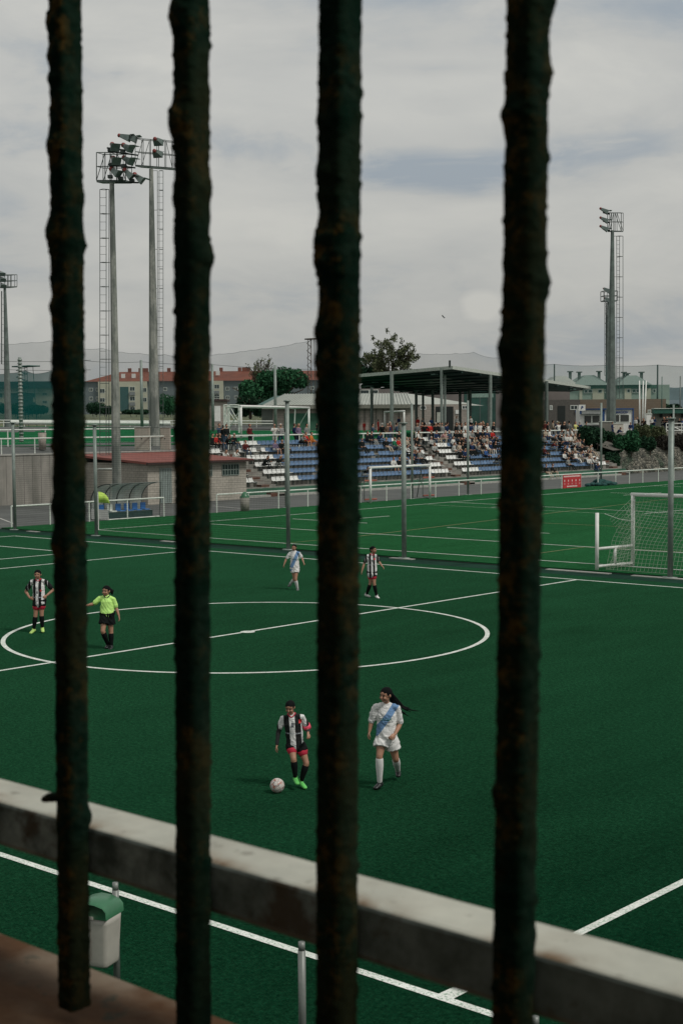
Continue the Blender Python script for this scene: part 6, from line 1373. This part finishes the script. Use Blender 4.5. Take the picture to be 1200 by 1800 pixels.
    q = MB(); q.tube([hp(-.2, .82, -.52), hp(0, .9, -.53), hp(.2, .82, -.52)], [hr*.04, hr*.06, hr*.04], n=8); q.obj('mouth', M('lips', (.25, .07, .06), .5), root, smooth=True)
    return root, j, U, T
def pattern_shirt(name, kind, **k):
    """pattern in the figure's own frame: x across, z up"""
    m, t = newmat(name, (.6, .6, .58), .8, 0, .2); s3 = t.n('ShaderNodeSeparateXYZ', {0: t.tc.outputs['Object']}); x, z = s3.outputs[0], s3.outputs[2]
    wrk = t.ramp(t.noise(16, 4, .6, t.scaled(1, 1, 2.2), .6), .3, .7); white = t.mix(wrk, (.6, .6, .59), (.8, .8, .78))
    def rect(cx, cz, hw2, hh2): a = t.m('LESS_THAN', t.m('ABSOLUTE', t.m('SUBTRACT', x, cx)), hw2); b2 = t.m('LESS_THAN', t.m('ABSOLUTE', t.m('SUBTRACT', z, cz)), hh2); return t.m('MULTIPLY', a, b2)
    if kind == 'stripe':
        c0, w2 = k['cx'], k['w']; wob = t.m('MULTIPLY', t.m('SUBTRACT', t.noise(7, 3), .5), .012); u = t.m('ADD', t.m('SUBTRACT', x, c0), wob)
        u = t.m('SUBTRACT', u, t.m('MULTIPLY', t.m('SUBTRACT', z, k['zc']), k.get('lean', 0)))
        f = t.m('ABSOLUTE', t.m('DIVIDE', u, w2)); st_ = t.m('GREATER_THAN', t.m('FRACT', t.m('ADD', t.m('MULTIPLY', f, .5), .25)), .5); st_ = t.m('MAXIMUM', st_, t.m('GREATER_THAN', f, 3.6))
        k1 = t.mix(st_, white, (.012, .014, .014)); txt = t.m('MULTIPLY', rect(c0+.01, k['zc']-.03, w2*1.7, .011), t.m('GREATER_THAN', t.noise(75, 2), .46)); k1 = t.mix(t.m('MULTIPLY', txt, .8), k1, (.4, .43, .46))
        k1 = t.mix(rect(c0, k['zc']+.10, w2*.28, .035), k1, (.13, .14, .15)); cr2 = rect(c0+w2*1.35, k['zc']+.15, .022, .028); k1 = t.mix(cr2, k1, (.6, .05, .05)); t.col(k1)
    elif kind == 'sash':
        ax, az, bx2, bz = k['line']; dx, dz = bx2-ax, bz-az; ln = math.hypot(dx, dz); dist = t.m('ABSOLUTE', t.m('ADD', t.m('MULTIPLY', t.m('SUBTRACT', x, ax), dz/ln), t.m('MULTIPLY', t.m('SUBTRACT', z, az), -dx/ln)))
        k1 = t.mix(t.m('LESS_THAN', dist, k['w']), white, (.15, .27, .46)); cx, cz = k['logo']; 
        k1 = t.mix(t.m('MULTIPLY', rect(cx, cz, k['w']*1.9, k['w']*.42), t.m('GREATER_THAN', t.noise(60, 2, .5, t.scaled(1, 1, 1.6)), .5)), k1, (.015, .10, .075)); k1 = t.mix(t.m('MULTIPLY', rect(cx+.05, cz-k['w']*.75, k['w']*1.1, k['w']*.16), t.m('GREATER_THAN', t.noise(110, 1), .5)), k1, (.1, .12, .13)); t.col(k1)
    t.bump(wrk, .6, .02); return m
WK = M('white kit cloth', (.7, .7, .68), .8, 0, 14, .1, .25); BK = M('black kit cloth', (.007, .009, .009), .85, 0, 14, .2, 0, .12); PINK = M('crimson trim', (.5, .02, .05), .7); SOCKW = M('white sock', (.6, .6, .58), .85, 0, 25, .12); SOCKB = M('black sock', (.006, .008, .008), .9, spec=.1)
def zz(px_, py_, root_px, dy=0.0):   # helper: local x,z of a photo pixel for a root
    g = G(*root_px); s_ = F/dep(g); a_ = math.atan2(H, dep(g)); return (px_-root_px[0])/s_, ((root_px[1]-py_)/s_-dy*math.sin(a_))/math.cos(a_)
# A: striped player with the ball
ra = (528, 1385); zA = (9.478, 470, 1220); cx, zc = zz(470+430/9.478, 1220+610/9.478, ra)
player(ra, zA, 'player in black and white stripes looking down at the ball by her boots', dict(head=(392, 235, -.10), neck=(412, 345, -.02), shL=(262, 405, 0), shR=(585, 385, 0), elL=(185, 640, .03), wrL=(160, 860, -.03), fiL=(140, 960, -.06), elR=(685, 590, .10), wrR=(690, 655, -.10), fiR=(700, 725, -.16),
    hipL=(365, 830, .02), hipR=(580, 835, .02), knL=(445, 1090, -.12), anL=(470, 1400, -.06), toL=(505, 1490, -.17), knR=(655, 1155, -.05), anR=(560, 1460, .0), toR=(630, 1560, -.12)),
    dict(shirt=pattern_shirt('striped shirt of the ball carrier', 'stripe', cx=cx, w=.086, zc=zc, lean=-.05), shorts=BK, trim=PINK, socks=SOCKB, boots=M('fluorescent green boot', (.12, .52, .11), .5), look=(R(-16), -.42), under=True, band=True, collar=PINK, tail='bun', sleeve=.62, short_len=.36, hem=-.06), R(-5))
# B: white player
rb = (664, 1385); zB = (8.782, 630, 1195); x0, z0 = zz(630+560/8.782, 1195+420/8.782, rb); x1, z1_ = zz(630+250/8.782, 1195+830/8.782, rb); lx, lz = zz(630+420/8.782, 1195+600/8.782, rb)
player(rb, zB, 'player in white with a blue sash and long black hair swinging behind her', dict(head=(425, 250, -.06), neck=(440, 365, 0), shL=(262, 420, 0), shR=(600, 430, 0), elL=(205, 660, .04), wrL=(172, 800, .0), fiL=(140, 920, -.03), elR=(650, 690, .06), wrR=(565, 850, -.14), fiR=(480, 925, -.22),
    hipL=(345, 900, 0), hipR=(530, 900, 0), knL=(322, 1180, -.12), anL=(325, 1600, -.06), toL=(262, 1670, -.14), knR=(580, 1220, .05), anR=(632, 1405, .50), toR=(632, 1480, .42)),
    dict(shirt=pattern_shirt('white shirt with blue sash', 'sash', line=(x0, z0, x1, z1_), w=.052, logo=(lx, lz)), shorts=WK, socks=SOCKW, boots=M('black boot', (.008, .01, .01), .4), look=(R(-42), -.15), tail=[(560, 300, .12), (640, 420, .16), (740, 480, .18), (830, 500, .18)], sleeve=.82, short_len=.52, flare=.125, hem=-.05, sock=.12), R(-10))
# C: striped, hands on hips
rc = (68.5, 1112); zC = (3.75, 0, 940); cx, zc = zz(68.7, 1047, rc)
player(rc, zC, 'player in black and white stripes with hands on hips beside the first iron bar', dict(head=(260, 262, -.04), neck=(262, 292, 0), shL=(218, 305, 0), shR=(308, 305, 0), elL=(172, 372, .10), wrL=(205, 415, -.05), fiL=(230, 425, -.10), elR=(352, 365, .10), wrR=(318, 400, -.05), fiR=(300, 412, -.1),
    hipL=(245, 428, 0), hipR=(288, 428, 0), knL=(240, 530, -.03), anL=(224, 625, 0), toL=(212, 648, -.14), knR=(280, 525, -.03), anR=(282, 617, .0), toR=(292, 638, -.14)),
    dict(shirt=pattern_shirt('striped shirt of the waiting player', 'stripe', cx=cx, w=.075, zc=zc), shorts=BK, trim=PINK, socks=SOCKB, boots=M('lime boot', (.42, .62, .16), .5), look=(R(0), -.08), collar=PINK, tail='bun', sleeve=.7, short_len=.42), 0)
# R: referee
rr_ = (190, 1140); player(rr_, zC, 'referee in a fluorescent yellow shirt and black shorts pointing with one arm', dict(head=(708, 370, -.02), neck=(712, 402, 0), shL=(668, 415, 0), shR=(752, 420, 0), elL=(622, 455, 0), wrL=(580, 465, -.03), fiL=(560, 468, -.05), elR=(772, 485, .03), wrR=(790, 535, -.02), fiR=(797, 572, -.05),
    hipL=(690, 515, 0), hipR=(735, 515, 0), knL=(688, 635, -.16), anL=(712, 725, .05), toL=(706, 745, -.06), knR=(735, 640, 0), anR=(735, 735, 0), toR=(732, 755, -.12)),
    dict(shirt=M('fluorescent referee shirt', (.52, .85, .22), .7, 0, 7, .1, .2), shorts=BK, socks=SOCKB, boots=M('black boot'), look=(R(-20), -.1), tail=[(742, 372, .12), (742, 390, .12)], sleeve=.75, short_len=.62, flare=.115, hem=-.03, collar=M('dark collar', (.03, .04, .03), .8)), R(-15), sc_w=1.12)
# D: distant white
rd = (516, 1037); zD = (5.4545, 480, 940); x0, z0 = zz(480+245/5.4545, 940+160/5.4545, rd); x1, z1_ = zz(480+170/5.4545, 940+325/5.4545, rd); lx, lz = zz(480+215/5.4545, 940+232/5.4545, rd)
player(rd, zD, 'distant player in white with a blue sash jogging before the tallest net post', dict(head=(204, 122, -.02), neck=(207, 152, 0), shL=(168, 172, 0), shR=(250, 172, 0), elL=(128, 232, .02), wrL=(108, 282, -.04), fiL=(100, 305, -.06), elR=(280, 222, .02), wrR=(294, 262, -.08), fiR=(302, 280, -.12),
    hipL=(190, 315, 0), hipR=(230, 315, 0), knL=(205, 425, -.02), anL=(158, 475, .32), toL=(148, 492, .28), knR=(218, 430, -.12), anR=(235, 520, -.02), toR=(236, 538, -.16)),
    dict(shirt=pattern_shirt('distant white shirt with blue sash', 'sash', line=(x0, z0, x1, z1_), w=.055, logo=(lx, lz)), shorts=WK, socks=SOCKW, boots=M('black and white boot', (.12, .12, .12), .5), look=(R(-15), 0), tail='bun', sleeve=.75, short_len=.42, flare=.12), R(-10), sc_w=.95)
# E: distant striped
re_ = (652, 1051); cx, zc = zz(480+948/5.4545, 940+275/5.4545, re_)
player(re_, zD, 'distant player in black and white stripes walking right, just past the third iron bar', dict(head=(962, 145, -.02), neck=(952, 182, 0), shL=(908, 200, 0), shR=(990, 200, 0), elL=(872, 280, .04), wrL=(852, 345, -.02), fiL=(842, 378, -.04), elR=(1018, 262, .04), wrR=(1045, 300, -.05), fiR=(1064, 322, -.08),
    hipL=(930, 352, 0), hipR=(966, 352, 0), knL=(932, 465, .02), anL=(895, 572, .15), toL=(922, 592, .12), knR=(968, 470, -.05), anR=(992, 588, 0), toR=(1010, 610, -.08)),
    dict(shirt=pattern_shirt('striped shirt of the walking player', 'stripe', cx=cx, w=.062, zc=zc, lean=-.02), shorts=BK, trim=PINK, socks=SOCKB, boots=M('white boot', (.6, .58, .56), .5), look=(R(50), -.05), collar=PINK, tail='bun', sleeve=.7, short_len=.40), R(25), sc_w=.95)
# ball
g = G(487.5, 1394); br = 13.0*dep(g)/F
m, t = newmat('match ball', (.5, .47, .43), .45); v1 = t.n('ShaderNodeTexVoronoi', {'Vector': t.tc.outputs['Object'], 'Scale': 9.0}, feature='DISTANCE_TO_EDGE'); sw2 = t.noise(11, 2, .4, None, 2.2)
k1 = t.mix(t.ramp(v1.outputs['Distance'], .05, .0), (.56, .52, .48), (.16, .15, .14)); k1 = t.mix(t.ramp(sw2, .57, .6), k1, (.42, .13, .08)); k1 = t.mix(t.ramp(t.noise(9, 2, .5, t.scaled(1, 1.3, 1), 1.5), .6, .63), k1, (.09, .10, .11)); t.col(k1)
b = MB(); b.sphere((0, 0, 0), br, 32, 20); o = b.obj('football', m, smooth=True); o.location = (g.x, g.y, br+.006); o['label'] = 'white match ball with red and dark marks in front of the striped player'; o['category'] = 'ball'
